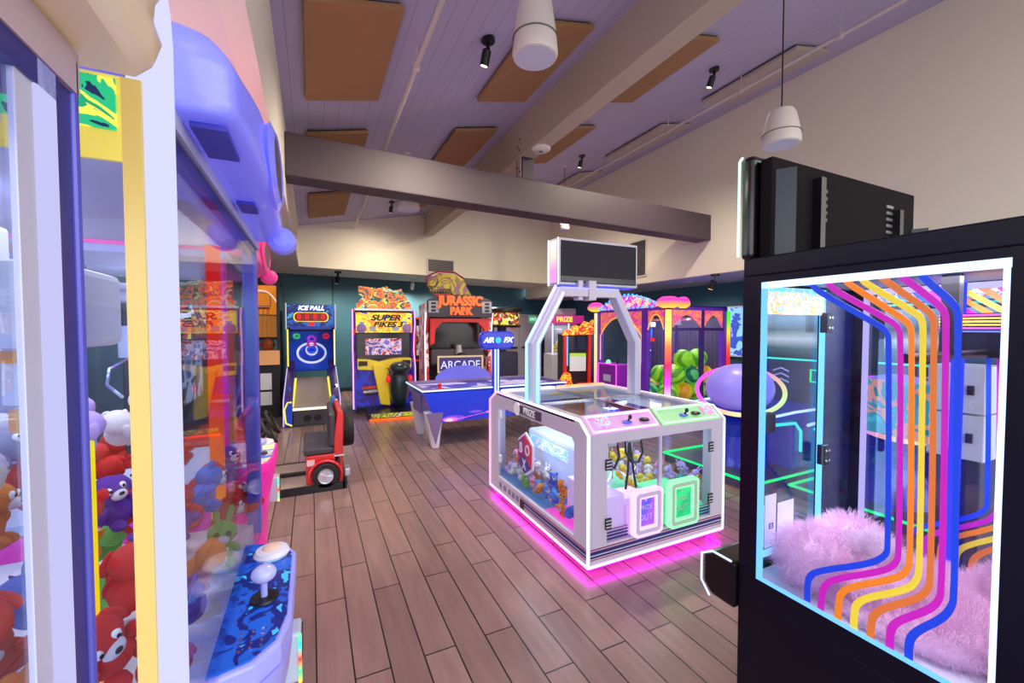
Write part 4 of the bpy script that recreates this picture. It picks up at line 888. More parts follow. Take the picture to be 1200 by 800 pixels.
# ---- hoop shooting game against the rear wall
t = thing('basketball_game', 'orange basketball hoop game at the rear, left of the ball rolling alley', 'arcade game', (-1.35, 8.6, 0))
ORG = mat('backboard_orange', (238, 140, 40), .5, emit=.6); WOOD = mat('orange_slats', (222, 140, 50), .5, emit=.35)  # emission on board and slats stands in for light inside the tower
bx(t, 'base_cabinet', CABK, 0, .82, .2, 2.2, 0, 1.02, bevel=.01); bx(t, 'ball_tray', mat('tray_tan', (224, 160, 100), .5), .04, .78, .15, .9, 1.02, 1.22); bx(t, 'tray_lip', mat('tray_lip_tan', (222, 160, 104), .5, emit=.2), .0, .82, .1, .16, .98, 1.24)
for x in (0, .77): bx(t, 'side_frame', CABK, x, x+.05, .3, 2.1, 1.02, 2.5, bevel=.01)
bd = bx(t, 'backboard', ORG, .05, .77, 1.7, 1.74, 1.92, 2.55)
M().frame(.24, .58, 2.1, 2.4, .02, 'y', 1.69, 1.7).build('target_square', WHITE, bd); M().tube([(.12+.6*0+.62*u if False else .08+.66*u, 1.69, 2.02+.42*sin(pi*u)**.6) for u in [i/16 for i in range(17)]], .012, 6).build('arc_line', led('arc_white', (255, 235, 225), .9), bd)
M().tube([(.41+.16*cos(2*pi*i/20), 1.52+.16*sin(2*pi*i/20), 2.06) for i in range(20)], .012, 6, closed=True).build('hoop_ring', mat('hoop_red', (210, 50, 40), .4), t, smooth=True)
n = M()
for i in range(10):
    a = 2*pi*i/10; n.tube([(.41+.16*cos(a), 1.52+.16*sin(a), 2.06), (.41+.09*cos(a+.3), 1.52+.09*sin(a+.3), 1.82)], .004, 4)
n.build('net', WHITE, t)
m = M()
for i in range(9): m.box(.06+i*.078, .13+i*.078, 1.3, 1.33, 1.45, 1.9)
m.build('slat_panel', WOOD, t); bx(t, 'cross_rail', CABK, .0, .82, 1.26, 1.34, 1.4, 1.46); bx(t, 'cross_rail', CABK, .0, .82, 1.62, 1.7, 1.88, 1.93)
M().tube([(.03, 1.6, 2.45), (.1, 1.4, 2.66), (.41, 1.3, 2.76), (.72, 1.4, 2.66), (.79, 1.6, 2.45)], .03, 8).build('arched_top', CABK, t, smooth=True)
bx(t, 'notice_sheet', WHITE, .5, .68, .185, .2, .52, .82); bx(t, 'notice_sheet', WHITE, .5, .68, .185, .2, .24, .48)
BALL = mat('basketball_brown', (178, 86, 48), .6, bump=.3, bscale=200)
for i, (x, l) in enumerate(((-.74, 'brown basketball at the right end of the hoop game tray'), (-.98, 'brown basketball second from right in the hoop game tray'), (-1.2, 'brown basketball at the left end of the hoop game tray'))):
    b = thing('basketball', l, 'ball', (x, 9.1, 1.335), i*.7, 'basketballs in the tray'); M().ell((0, 0, 0), (.115,)*3, 20, 14).build('skin', BALL, b, smooth=True)
    M().tube([(.116*cos(2*pi*q/24), .116*sin(2*pi*q/24), 0) for q in range(24)], .003, 4, closed=True).build('seam', BLACK, b); M().tube([(0, .116*cos(2*pi*q/24), .116*sin(2*pi*q/24)) for q in range(24)], .003, 4, closed=True).build('seam', BLACK, b)
# ---- ball rolling alley
t = thing('alley_game', 'blue and purple ball rolling alley game with red lit scoreboard', 'arcade game', (0, 7.8, 0))
BLUEP = mat('alley_blue', (30, 70, 200), .35, emit=.15); YLED = led('alley_yellow', (255, 236, 90), 1.2)
bx(t, 'front_panel', DG, -.29, .29, -.01, .1, .02, .27, bevel=.006)
for x in (-.08, .08): M().lathe([(.055, -.014), (.06, -.008), (.0, -.004)], 16, (x, -.004, .13), 'y').build('speaker', BLACK, t, smooth=True)
bx(t, 'front_lip_light', led('lip_light', (255, 244, 220), 1.4), -.3, .3, -.015, .03, .27, .305)
m = M(); m.add([(-.29, .03, .28), (.29, .03, .28), (.27, 1.35, .68), (-.27, 1.35, .68), (-.29, .03, .2), (.29, .03, .2), (.27, 1.35, .6), (-.27, 1.35, .6)], [(0,1,2,3),(7,6,5,4),(0,4,5,1),(1,5,6,2),(2,6,7,3),(3,7,4,0)]); m.build('lane', mat('lane_taupe', (150, 138, 136), .3), t)
for s in (-1, 1):
    pr = [(-.02, .0), (-.02, .34), (.1, .46), (1.4, .86), (1.5, 1.0), (2.5, 1.0), (2.5, 0)]
    M().prism(pr, 'x', s*.30, s*.43).build('side_wall', PURP, t, bevel=.01)
    M().bar((s*.3, .05, .34), (s*.28, 1.1, .68), .03, .05).build('rail_light', YLED, t)
    M().prism(rrect(.0, .0, 0, 0, 0) if False else [(s*.31, .03), (s*.42, .03), (s*.42, .36), (s*.37, .44), (s*.31, .4)], 'y', -.035, -.02).build('front_shield', BLUEP, t)
    M().tube([(s*.31, -.036, .03), (s*.4, -.036, .08), (s*.42, -.036, .3), (s*.37, -.036, .42), (s*.31, -.036, .42)], .014, 6).build('shield_light', YLED, t); M().tube([(s*.435, -.02, .02), (s*.435, -.02, .33), (s*.435, .1, .47), (s*.435, 1.4, .87)], .008, 6).build('side_light', led('lav_light', (225, 200, 255), 1.1), t)
    bx(t, 'side_panel', CABK, min(s*.40, s*.43), max(s*.40, s*.43), 1.35, 2.4, .9, 2.0); M().tube([(s*.415, 1.34, .9), (s*.415, 1.34, 1.62)], .014, 6).build('post_light', YLED if s < 0 else led('post_cream', (255, 246, 190), 1.3), t); M().tube([(s*.43, 1.2, 1.62), (s*.43, 1.2, 2.12)], .01, 6).build('post_light', led('post_white', (230, 226, 240), .8), t)
    M().ell((s*.365, .55, .56), (.05, .12, .04), 12, 6).build('side_knob', BLUEP if s < 0 else CABK, t, smooth=True)
P0, P1 = (1.4, .82), (2.1, 1.58)
def tb(x, u, o=0): return (x, P0[0]+(P1[0]-P0[0])*u-o*.74, P0[1]+(P1[1]-P0[1])*u+o*.67)
M().add([tb(-.4, 0), tb(.4, 0), tb(.4, 1), tb(-.4, 1), tb(-.4, 0, -.04), tb(.4, 0, -.04), tb(.4, 1, -.04), tb(-.4, 1, -.04)], [(0,1,2,3),(7,6,5,4),(0,4,5,1),(1,5,6,2),(2,6,7,3),(3,7,4,0)]).build('target_board', BLUEP, t)
def tring(x, u, rx, ru, o, r, mt, n): M().tube([tb(x+rx*cos(2*pi*i/28), u+ru*sin(2*pi*i/28), o) for i in range(28)], r, 6, closed=True).build(n, mt, t, smooth=True)
RWH = mat('ring_white', (226, 232, 255), .4, emit=.5)
tring(0, .4, .26, .25, .03, .022, RWH, 'big_ring'); tring(0, .46, .1, .12, .04, .018, RWH, 'centre_ring')
for x, u, c_, r in ((0, .74, (170, 60, 220), .07), (0, .6, (200, 40, 160), .07), (-.28, .82, (70, 200, 120), .05), (.28, .82, (230, 50, 80), .05), (0, .46, (40, 90, 240), .07)):
    tring(x, u, r, r*1.0, .05, .025, mat('cup_%d_%d' % (c_[0], c_[1]), c_, .4, emit=.4), 'target_cup')
bx(t, 'dark_back', CABK, -.4, .4, 2.15, 2.2, 1.0, 2.0)
hd = bx(t, 'header', art('alley_header', [(10, 50, 140), (14, 100, 200), (8, 30, 110), (40, 170, 230)], 3, .5), -.41, .41, 1.22, 1.3, 1.66, 2.1); M().box(-.36, .36, 1.21, 1.22, 1.62, 1.68).build('header_trim', MATS['alley_blue'], t)
o = rrect(-.29, .29, 1.78, 1.94, .07); M().ring([(x*1.06, (z-1.86)*1.12+1.86) for x, z in o], o, 'y', 1.205, 1.222).build('score_rim', L_YELLOW, hd); M().prism(o, 'y', 1.212, 1.221).build('score_panel', mat('score_dark_red', (120, 12, 20), .3, emit=.6), hd)
for i in range(4): text('8', .15, (-.21+.14*i, 1.205, 1.86), FRONT, led('digit_red', (255, 40, 40), 1.5), hd, depth=.002)
text('ICE BALL', .115, (.0, 1.2, 2.03), FRONT, L_WHITE, hd, shear=.25, bold=.004); bx(t, 'ticket_lamp', L_RED, -.05, .05, 1.205, 1.22, 1.69, 1.75)
# ---- twin seat driving game
t = thing('driving_game', 'red twin seat driving game with off-road tyre on its rear bench', 'arcade game', (-.55, 4.6, 0), .0)
JRED = mat('driver_red', (206, 30, 36), .3, coat=.4); SEAT = mat('seat_vinyl', (58, 54, 62), .4); TYRE = mat('tyre', (30, 28, 32), .7, bump=.5, bscale=60); SILV = mat('rim_silver', (200, 200, 215), .25, .6)
bx(t, 'floor_plate', mat('plate_grey', (150, 136, 128), .35), -.7, .82, .0, .84, .045, .07); bx(t, 'plate_edge', CABK, -.7, .84, -.03, .0, .0, .075); bx(t, 'plate_edge', CABK, -.7, .84, .84, .87, 0, .075); bx(t, 'plate_beam', BLACK, -.5, .5, .36, .42, .07, .1); bx(t, 'end_cap', CABK, .82, .86, -.03, .87, 0, .075)
x0, x1 = .48, .8
bx(t, 'bench_body', JRED, x0, x1, .03, .82, .07, .36, bevel=.012)
M().prism([(x1-.06, .07), (x1+.02, .07), (x1+.04, .77), (x1-.02, .8), (x1-.06, .5)], 'y', .03, .82).build('bench_back', JRED, t, bevel=.012)
for y0, y1 in ((.03, .4), (.45, .82)): bx(t, 'seat_cushion', SEAT, x0-.02, x1-.06, y0, y1, .36, .43, bevel=.02); bx(t, 'seat_back', SEAT, x1-.1, x1-.04, y0, y1, .43, .77, bevel=.02)
def wheel(t, c_, r, w, ax, n='tyre'):
    k = M().lathe([(r*.55, -w/2), (r*.92, -w/2), (r, -w*.3), (r, w*.3), (r*.92, w/2), (r*.55, w/2)], 28, c_, ax).build(n, TYRE, t, smooth=True)
    h = M()
    s = -1
    cc = list(c_); i = 'xyz'.index(ax); cc[i] += -w/2-.002 if ax == 'y' else w/2
    h.lathe([(r*.48, -.006), (r*.58, -.012), (r*.6, .0)], 24, tuple(cc), ax); h.lathe([(r*.16, -.016), (0, -.018)], 12, tuple(cc), ax)
    for q in range(5):
        a = 2*pi*q/5; o2 = [0, 0, 0]; u = [j for j in range(3) if j != i]; p1 = list(cc); p2 = list(cc); p1[u[0]] += r*.1*cos(a); p1[u[1]] += r*.1*sin(a); p2[u[0]] += r*.5*cos(a); p2[u[1]] += r*.5*sin(a)
        h.tube([p1, p2], r*.07, 6)
    h.build('rim', SILV, k)
    return k
wheel(t, (.66, .005, .155), .125, .07, 'y'); M().tube([(.66+.15*cos(a), .0, .155+.15*sin(a)) for a in [radians(v) for v in range(-20, 201, 20)]], .016, 6).build('wheel_arch', JRED, t, smooth=True)
wheel(t, (.9, .5, .5), .19, .13, 'x', 'spare_tyre'); bx(t, 'door_badge', SILV, .74, .84, .018, .031, .33, .345); bx(t, 'white_flash', mat('flash_pale', (226, 200, 200), .4), .49, .56, .024, .03, .26, .32); bx(t, 'vent_panel', CABK, .77, .8, .02, .03, .12, .3)
bx(t, 'blue_strap', mat('strap_blue', (50, 110, 170), .5), .74, .8, .82, .86, .5, .84, bevel=.02)
bx(t, 'tail_step', SILV, .84, .9, .05, .2, .1, .18, bevel=.01); bx(t, 'fender_lamp', L_ORANGE, .87, .9, .8, .86, .45, .6)
bx(t, 'console_cabinet', JRED, -.72, -.02, .0, .84, .07, .62, bevel=.03); bx(t, 'screen_tower', CABK, -.9, -.5, .0, .84, .07, 1.9, bevel=.02); bx(t, 'tower_screen', art('drive_screen', [(60, 90, 130), (180, 190, 200), (90, 70, 60), (220, 160, 80)], 3, .5), -.5, -.49, .06, .78, .95, 1.5); bx(t, 'tower_header', art('drive_header', [(240, 220, 60), (200, 40, 40), (30, 30, 40), (250, 250, 240)], 5, .5), -.5, -.42, .0, .84, 1.55, 1.85)
for y in (.2, .64):
    c0 = Vector((.15, y, .62)); ax = Euler((0, -.5, 0)).to_matrix()
    M().tube([c0+ax @ Vector((0, .13*cos(2*pi*i/24), .13*sin(2*pi*i/24))) for i in range(24)], .019, 8, closed=True).build('steering_wheel', RUBBER, t, smooth=True)
    for a in (0, 2.1, 4.2): M().tube([c0+ax @ Vector((-.02, 0, 0)), c0+ax @ Vector((0, .12*cos(a+.5), .12*sin(a+.5)))], .012, 6).build('wheel_spoke', BLACK, t)
    M().tube([c0+ax @ Vector((-.02, 0, 0)), c0+ax @ Vector((-.16, 0, -.03))], .025, 8).build('steering_column', BLACK, t)
    bx(t, 'pedal', BLACK, .0, .08, y-.06, y+.06, .07, .13, bevel=.006)
# ---- motorbike ride cabinet
t = thing('motorbike_game', 'tall colourful motorbike ride cabinet with yellow bike against the teal wall', 'arcade game', (1.27, 8.3, 0), -.06)
YB = mat('bike_yellow', (244, 214, 30), .3, coat=.4, emit=.08); BIKEART = art('bike_sides', [(30, 20, 120), (90, 40, 170), (40, 50, 200), (220, 60, 60)], 3, .25); TEALB = mat('bike_dark', (28, 52, 58), .3, coat=.4)
PNKL = led('cab_pink_edge', (255, 170, 235), 1.5)
for s in (-1, 1):
    pr = [(0, .1), (1.2, .1), (1.2, 2.0), (.1, 2.0), (.0, 1.75), (.12, 1.5), (.18, 1.2), (.02, .9)]
    M().prism(pr, 'x', s*.53, s*.57).build('side_panel', BIKEART, t); M().tube([(s*.575, y, z) for y, z in [(-.005, .12), (.015, .9), (.175, 1.2), (.115, 1.5), (-.005, 1.75), (.1, 2.0)]], .013, 6).build('edge_light', PNKL, t, smooth=True)
bx(t, 'rear_box', CABK, -.53, .53, .3, 1.2, .1, 1.98); bx(t, 'lower_front', art('bike_lower', [(30, 40, 180), (60, 30, 150), (40, 60, 210), (110, 50, 150)], 2.4, .25), -.53, .53, .2, .3, .12, 1.0)
mq = bx(t, 'marquee', art('bike_marquee', [(60, 130, 220), (250, 220, 50), (250, 150, 30), (250, 230, 80), (90, 60, 160)], 3, .75), -.52, .52, .02, .1, 1.56, 1.94)
text('SUPER', .15, (.02, .01, 1.84), FRONT, BLACK, mq, shear=.3, bold=.006, sx=1.3); text('BIKES 3', .14, (.06, .01, 1.71), FRONT, BLACK, mq, shear=.3, bold=.006, sx=1.2)
for x in (-.42, .42): M().lathe([(.05, -.02), (.085, -.01), (.09, .0), (.0, .004)], 20, (x, .01, 1.64), 'y').build('speaker', mat('speaker_lilac', (190, 150, 220), .3), t, smooth=True)
for x in (-.22, .2): bx(t, 'plate_sticker', WHITE, x-.06, x+.06, .008, .02, 1.59, 1.68)
tp = [(-.5, 2.0), (.5, 2.0), (.52, 2.12), (.4, 2.28), (.34, 2.42), (.18, 2.38), (.06, 2.46), (-.1, 2.42), (-.46, 2.45), (-.46, 2.3), (-.38, 2.24), (-.5, 2.12)]
M().prism(tp, 'y', .16, .2).build('topper', art('bike_topper', [(60, 190, 220), (250, 220, 60), (30, 80, 90), (250, 150, 40), (240, 70, 50), (40, 110, 90)], 4.2, .7), t); bx(t, 'topper_base', SILV, -.54, .54, .05, .3, 1.98, 2.02)
bx(t, 'screen', mat('ride_screen', (52, 46, 58), .15, emit=.12), -.5, .5, .24, .28, 1.04, 1.54); bx(t, 'screen_glow', art('ride_picture', [(52, 46, 58), (120, 100, 190), (210, 200, 240), (200, 60, 40), (52, 46, 58)], 5, .5), -.34, .34, .232, .24, 1.12, 1.44)
bk = M(); bk.prism([(-.5, .86), (-.5, 1.06), (-.28, 1.04), (-.1, 1.0), (.1, 1.04), (.28, 1.06), (.5, 1.06), (.5, .86), (.24, .92), (0, .86), (-.24, .84)], 'y', .0, .24); bk.build('handlebar_fairing', YB, t, bevel=.012)
for x in (-.4, .4): bx(t, 'fairing_grille', CABK, x-.08, x+.08, -.01, .0, .93, 1.02)
M().ell((.0, .1, .62), (.1, .2, .3), 14, 10).build('bike_tank', YB, t, smooth=True); M().prism([(-.24, .95), (.0, .92), (.08, .5), (.08, .16), (-.1, .2), (-.16, .55)], 'y', -.1, .05).build('bike_fairing', YB, t, bevel=.015)
M().lathe([(.2, -.09), (.3, -.07), (.33, 0), (.3, .07), (.2, .09)], 26, (.24, -.02, .45), 'x').build('rear_tyre', TEALB, t, smooth=True); M().ell((.24, -.3, .9), (.2, .24, .12), 14, 8).build('tail_cowl', TEALB, t, smooth=True); M().ell((.24, -.16, .55), (.19, .22, .42), 16, 10).build('seat_hump', TEALB, t, smooth=True)
for x in (.04, .44): M().ell((x, -.2, .68), (.05, .06, .07), 10, 7).build('tail_light', mat('tail_red', (230, 40, 50), .3, emit=.6), t, smooth=True)
M().tube([(-.4, .05, .42), (-.05, .05, .44), (.1, .0, .4)], .07, 10).build('exhaust', mat('exhaust_grey', (150, 150, 165), .25, .7), t, smooth=True); M().tube([(-.42, .05, .5), (-.1, .05, .52)], .035, 8).build('red_pipe', mat('pipe_red', (210, 70, 50), .3), t, smooth=True)
bx(t, 'base_platform', CABK, -.35, .62, -.62, .2, .0, .13, bevel=.01); bx(t, 'step_art', art('step_art', [(30, 30, 40), (190, 200, 60), (90, 100, 50), (200, 200, 210)], 9, .4), -.3, .6, -.63, -.62, .05, .12); bx(t, 'step_light', led('step_orange', (255, 80, 20), 2.4), -.33, .6, -.635, -.615, .0, .035)
# ---- slim red cabinet between bike and dinosaur cabinets
t = thing('slim_cabinet', 'narrow red edged arcade cabinet standing between the motorbike and dinosaur cabinets', 'arcade game', (2.36, 9.8, 0), -.25)
bx(t, 'body', CABK, -.22, .22, .1, .8, 0, 1.9, bevel=.02); bx(t, 'screen', art('slim_screen', [(30, 34, 40), (170, 180, 160), (220, 220, 210), (60, 70, 60)], 3, .4), -.14, .14, .06, .1, 1.0, 1.7)
for s in (-1, 1): M().tube([(s*.2, .07, .1), (s*.22, .05, .9), (s*.17, .05, 1.35), (s*.2, .03, 1.82)], .04, 8).build('red_edge', mat('edge_red', (226, 60, 40), .3, emit=.35), t, smooth=True)
bx(t, 'red_shelf', mat('edge_red', (226, 60, 40), .3), -.2, .2, .0, .1, .86, .9); bx(t, 'top_light', L_RED, -.2, .2, .03, .1, 1.86, 1.9)
# ---- dinosaur shooting cabinet
t = thing('dinosaur_game', 'large black and red dinosaur shooting cabinet with orange lettered header', 'arcade game', (2.72, 8.1, 0), -.12)
CHAR = mat('cab_charcoal', (70, 70, 80), .4); REDC = mat('cab_red', (214, 36, 26), .35, emit=.3); WEDGE = led('cab_white_edge', (255, 236, 240), 1.4)
for s in (-1, 1):
    pr = [(0, 0), (1.3, 0), (1.3, 2.15), (.2, 2.15), (.02, 1.95), (.16, 1.55), (.1, 1.0)]
    M().prism(pr, 'x', s*.62, s*.68).build('side_panel', art('dino_sides', [(60, 50, 60), (200, 50, 50), (230, 210, 210), (120, 40, 90)], 2.2, .2), t); M().tube([(s*.69, y-.01, z) for y, z in [(.0, .03), (.09, 1.0), (.15, 1.55), (.01, 1.95)]], .016, 6).build('edge_light', WEDGE, t, smooth=True)
bx(t, 'rear_box', CABK, -.62, .62, .7, 1.3, 0, 2.1); bx(t, 'roof', CABK, -.62, .62, .2, 1.3, 2.1, 2.15)
hb = M(); hb.prism([(-.66, 1.86), (.66, 1.86), (.66, 2.2), (.36, 2.3), (-.36, 2.3), (-.66, 2.2)], 'y', -.06, .1); hb.build('header_board', CHAR, t, bevel=.01)
for s in (-1, 1):
    bx(t, 'header_wing', mat('wing_pale', (190, 190, 200), .4), min(s*.44, s*.64), max(s*.44, s*.64), -.075, -.06, 1.95, 2.18)
    for i in range(3): bx(t, 'wing_window', CABK, min(s*.5, s*.59), max(s*.5, s*.59), -.08, -.075, 1.97+i*.07, 2.015+i*.07)
DOR = mat('dino_letters', (255, 96, 20), .3, emit=1.)
text('JURASSIC', .25, (.0, -.09, 2.18), FRONT, DOR, t, depth=.02, bold=.012, sx=.86); text('PARK', .2, (.0, -.09, 1.98), FRONT, DOR, t, depth=.02, bold=.012, sx=.9)
M().prism([(-.6, 1.84), (-.6, 1.3), (-.52, 1.34), (-.5, 1.62), (-.36, 1.76), (.36, 1.76), (.5, 1.62), (.52, 1.34), (.6, 1.3), (.6, 1.84)], 'y', -.02, .08).build('red_arch', REDC, t, bevel=.008)
bx(t, 'screen', mat('dark_scene', (34, 30, 40), .15, emit=.1), -.55, .55, .5, .54, 1.2, 1.8); bx(t, 'seat_back', mat('seat_grey', (88, 82, 92), .5), -.56, .56, .2, .34, .88, 1.22, bevel=.04); bx(t, 'bench', CABK, -.56, .56, .05, .6, .1, .5, bevel=.02)
M().cyl((.0, .14, 1.1), .07, .2, 14, r2=.05).build('gun_mount', mat('gun_pale', (190, 186, 190), .35), t, smooth=True); M().ell((.03, .08, 1.0), (.14, .1, .15), 14, 9).build('gun_pod', mat('gun_dark', (40, 36, 46), .35), t, smooth=True)
st = bx(t, 'arcade_sign', mat('sign_purple', (70, 50, 130), .4, emit=.3), -.46, .46, -.03, .02, .76, 1.06); M().frame(-.47, .47, .75, 1.09, .035, 'y', -.042, -.03).build('sign_border', mat('sign_gold', (220, 200, 150), .4, emit=.3), st); text('ARCADE', .22, (0, -.04, .9), FRONT, mat('sign_letters', (200, 210, 255), .4, emit=.8), st, sx=.95)
# topper: a dinosaur skull shape with open jaw
tp = [(-.62, 2.5), (-.58, 2.66), (-.4, 2.76), (-.1, 2.74), (.1, 2.66), (.2, 2.46), (.3, 2.3), (-.1, 2.3), (-.2, 2.42), (-.5, 2.4)]
M().prism(tp, 'y', .15, .35).build('topper_head', art('dino_topper', [(60, 50, 30), (190, 160, 40), (130, 110, 40), (150, 60, 150)], 3.4, .2), t, bevel=.03)
M().prism([(-.6, 2.42), (-.5, 2.34), (-.2, 2.36), (-.12, 2.3), (-.4, 2.24)], 'y', .16, .34).build('topper_jaw', mat('jaw_red', (180, 50, 40), .4), t, bevel=.02)
for i in range(7): M().lathe([(.018, 0), (0, -.06)], 6, (-.56+i*.055, .2, 2.42)).build('topper_tooth', mat('tooth', (236, 226, 170), .4), t)
M().tube([(-.64, .25, 2.5), (-.62, .25, 2.7), (-.4, .25, 2.8), (-.06, .25, 2.79), (.14, .25, 2.68)], .02, 6).build('topper_rim', mat('rim_crimson', (150, 30, 60), .4), t, smooth=True)
# ---- round marquee cabinet behind the air hockey scoreboard
t = thing('round_marquee_game', 'arcade game with round black and yellow canopy behind the oval scoreboard', 'arcade game', (4.25, 9.3, 0), -.3)
M().lathe([(.46, 0), (.5, .03), (.5, .09), (.3, .14)], 28, (0, .3, 2.02)).build('canopy_roof', CABK, t, smooth=True); M().lathe([(.40, 0), (.42, .02), (.42, .28), (.40, .3)], 28, (0, .3, 1.72)).build('canopy_drum', art('drum_art', [(240, 240, 220), (230, 220, 60), (60, 40, 60), (220, 60, 60), (250, 250, 240)], 4, .6), t, smooth=True); M().lathe([(.44, 0), (.46, .04), (.42, .06)], 28, (0, .3, 1.66)).build('canopy_ring', CABK, t, smooth=True)
bx(t, 'cabinet_body', mat('cab_navy', (40, 40, 80), .4), -.36, .36, .1, .8, 0, 1.05, bevel=.03); M().cyl((0, .5, 1.05), .12, .65, 16).build('centre_post', mat('cab_navy2', (60, 50, 110), .4), t, smooth=True); M().tube([(-.38, .1, .2), (-.38, .05, 1.0), (-.4, .1, 1.7)], .018, 8).build('post_light', WEDGE, t, smooth=True); bx(t, 'red_panel', REDC, -.2, .2, .06, .1, 1.2, 1.5)
# ---- air hockey table
t = thing('air_hockey_table', 'blue air hockey table with white lit rim behind the white crane', 'air hockey table', (1.33, 5.52, 0), .0)
HB = mat('hockey_blue', (22, 50, 190), .3, coat=.3, emit=.10); L, Wd = 2.25, 1.05; TAN = mat('bronze_trim', (120, 104, 150), .4)
NEB = art('nebula_side', [(16, 40, 190), (20, 52, 206)], 1.4, .2, 1.)
pr = [(.0, .8), (L, .8), (L-.16, .36), (.18, .36)]
M().prism(pr, 'y', 0.0, .03).build('side_apron', NEB, t); M().prism(pr, 'y', Wd-.03, Wd).build('side_apron', HB, t)
for x, s in ((0, 1), (L, -1)): M().add([(x, .03, .8), (x, Wd-.03, .8), (x+s*.18, Wd-.03, .36), (x+s*.18, .03, .36), (x+s*.03, .03, .8), (x+s*.03, Wd-.03, .8), (x+s*.21, Wd-.03, .36), (x+s*.21, .03, .36)], [(0,1,2,3),(7,6,5,4),(0,4,5,1),(1,5,6,2),(2,6,7,3),(3,7,4,0)]).build('end_apron', HB, t)
bx(t, 'end_plate', TAN, .03, .04, .3, .75, .45, .72); bx(t, 'belly', HB, .2, L-.2, .03, Wd-.03, .36, .42); bx(t, 'playfield', art('field_art', [(40, 40, 140), (60, 60, 170), (196, 196, 246), (200, 200, 250)], 1.1, .25), .06, L-.06, .06, Wd-.06, .74, .765)
M().frame(0, L, 0, Wd, .06, 'z', .765, .815).build('rail', TAN, t, bevel=.008); bx(t, 'centre_line', HB, L/2-.01, L/2+.01, .07, Wd-.07, .765, .767)
M().tube([(-.008, -.008, .8), (L+.008, -.008, .8), (L+.008, Wd+.008, .8), (-.008, Wd+.008, .8)], .011, 8, closed=True).build('rim_light', L_BLUEW, t, smooth=True)
for x, s in ((.14, 1), (L-.14, -1)):
    for y in (.1, Wd-.1):
        M().add([(x-.1, y-.09, .5), (x+.14*1, y-.09, .5), (x+.14, y+.09, .5), (x-.1, y+.09, .5), (x-.0, y-.05, .0), (x+.09, y-.05, .0), (x+.09, y+.05, .0), (x-.0, y+.05, .0)], [(0,1,2,3),(7,6,5,4),(0,4,5,1),(1,5,6,2),(2,6,7,3),(3,7,4,0)]).build('leg', mat('leg_white', (226, 226, 240), .35), t, bevel=.008)
    M().prism([(x-.1, .5), (x+.14, .5), (x+.03, .06)], 'y', -.006, .0).build('leg_facing', TAN, t)
M().prism([(.92+.48*cos(a)+.0, .815+.22*sin(a)) for a in [pi*i/16 for i in range(17)]], 'y', Wd-.05, Wd-.035).build('goal_shield', mat('lilac_shield', (104, 104, 214), .25, coat=.3, emit=.15), t)
NE1 = mat('nebula_pink', (236, 110, 226), .4, emit=.3); NE2 = mat('nebula_cream', (252, 214, 200), .4, emit=.4); NE3 = mat('nebula_violet', (110, 80, 225), .4, emit=.25)
for x, z, rx, rz, mt_ in ((.42, .4, .17, .045, NE3), (.38, .39, .11, .03, NE1), (.36, .385, .06, .018, NE2), (1.15, .52, .12, .04, NE3), (1.18, .52, .07, .028, NE1), (.75, .47, .1, .02, NE3), (.95, .45, .05, .015, NE1), (1.7, .5, .16, .04, NE3), (1.65, .5, .08, .025, NE1)):
    M().prism(disc(x, z, rx, 22, rz), 'y', -.002-.0006*(mt_ is NE1)-.0012*(mt_ is NE2), .0).build('nebula_print', mt_, t)
M().bar((.45, -.002, .385), (1.5, -.002, .52), .002, .007).build('nebula_streak', NE1, t)
# oval scoreboard on twin lit posts
sb = thing_part('scoreboard', t, (1.06, -.03, 0))
for s in (-1, 1): M().tube([(s*.022, 0, .45), (s*.022, 0, 1.36)], .011, 8).build('post_light', L_BLUEW, sb, smooth=True)
bx(sb, 'post', HB, -.06, .06, .012, .05, .4, 1.4, bevel=.008)
o = rrect(-.26, .26, 1.345, 1.6, .09, 6)
M().prism(o, 'y', -.05, .07).build('score_case', mat('score_blue', (20, 40, 190), .25, coat=.4, emit=.25), sb, bevel=.02)
for s_, x in (('AIR', -.145), ('FX', .15)): text(s_, .1, (x, -.056, 1.475), FRONT, L_WHITE, sb, shear=.3, bold=.003, sx=1.15 if s_ == 'FX' else .95)
M().lathe([(.03, -.012), (.045, -.008), (.0, -.002)], 18, (0, -.05, 1.475), 'y').build('score_orb', L_CYAN, sb, smooth=True)
pk = thing('puck_mallet', 'red round mallet resting on the left end of the air hockey table', 'mallet', (1.63, 5.78, .766)); RM = mat('mallet_red', (214, 24, 50), .3, coat=.4)
M().lathe([(.06, 0), (.065, .01), (.06, .025), (.03, .03)], 20).build('disc', RM, pk, smooth=True); M().lathe([(.03, .03), (.024, .06), (.032, .085), (.0, .095)], 18).build('grip', RM, pk, smooth=True)
# ================================================================ RIGHT REAR GROUP
R_90 = -pi/2     # local x -> world -Y, local y -> world +X ; fronts face -X
VIO = mat('crane_violet', (92, 36, 170), .3, coat=.3, emit=.18); VIOD = mat('crane_deep_violet', (58, 22, 120), .35, coat=.2); PINKO = art('arabesque', [(240, 90, 150), (250, 140, 70), (220, 60, 160), (250, 180, 80)], 9, .5)
RAIN = ledgrad('rainbow_column', [(90, 120, 255), (235, 215, 255), (255, 70, 220), (255, 50, 90), (255, 120, 70), (255, 235, 120), (255, 190, 90)], 1.7, 2, .1, 1.95); RAIN2 = ledgrad('rainbow_column_green', [(255, 40, 60), (255, 90, 40), (255, 200, 60), (120, 240, 60), (60, 230, 60)], 1.3, 2, 1.1, 1.95)
W, D, HT = 1.9, 1.42, 1.95
t = thing('ball_crane', 'large violet crane machine full of green balls with arched lit sign', 'crane machine', (5.3, 7.0, 0), R_90)
bx(t, 'base', VIO, 0, W, 0, D, .05, .36, bevel=.01); bx(t, 'plinth', RUBBER, .05, W-.05, .05, D-.05, 0, .05)
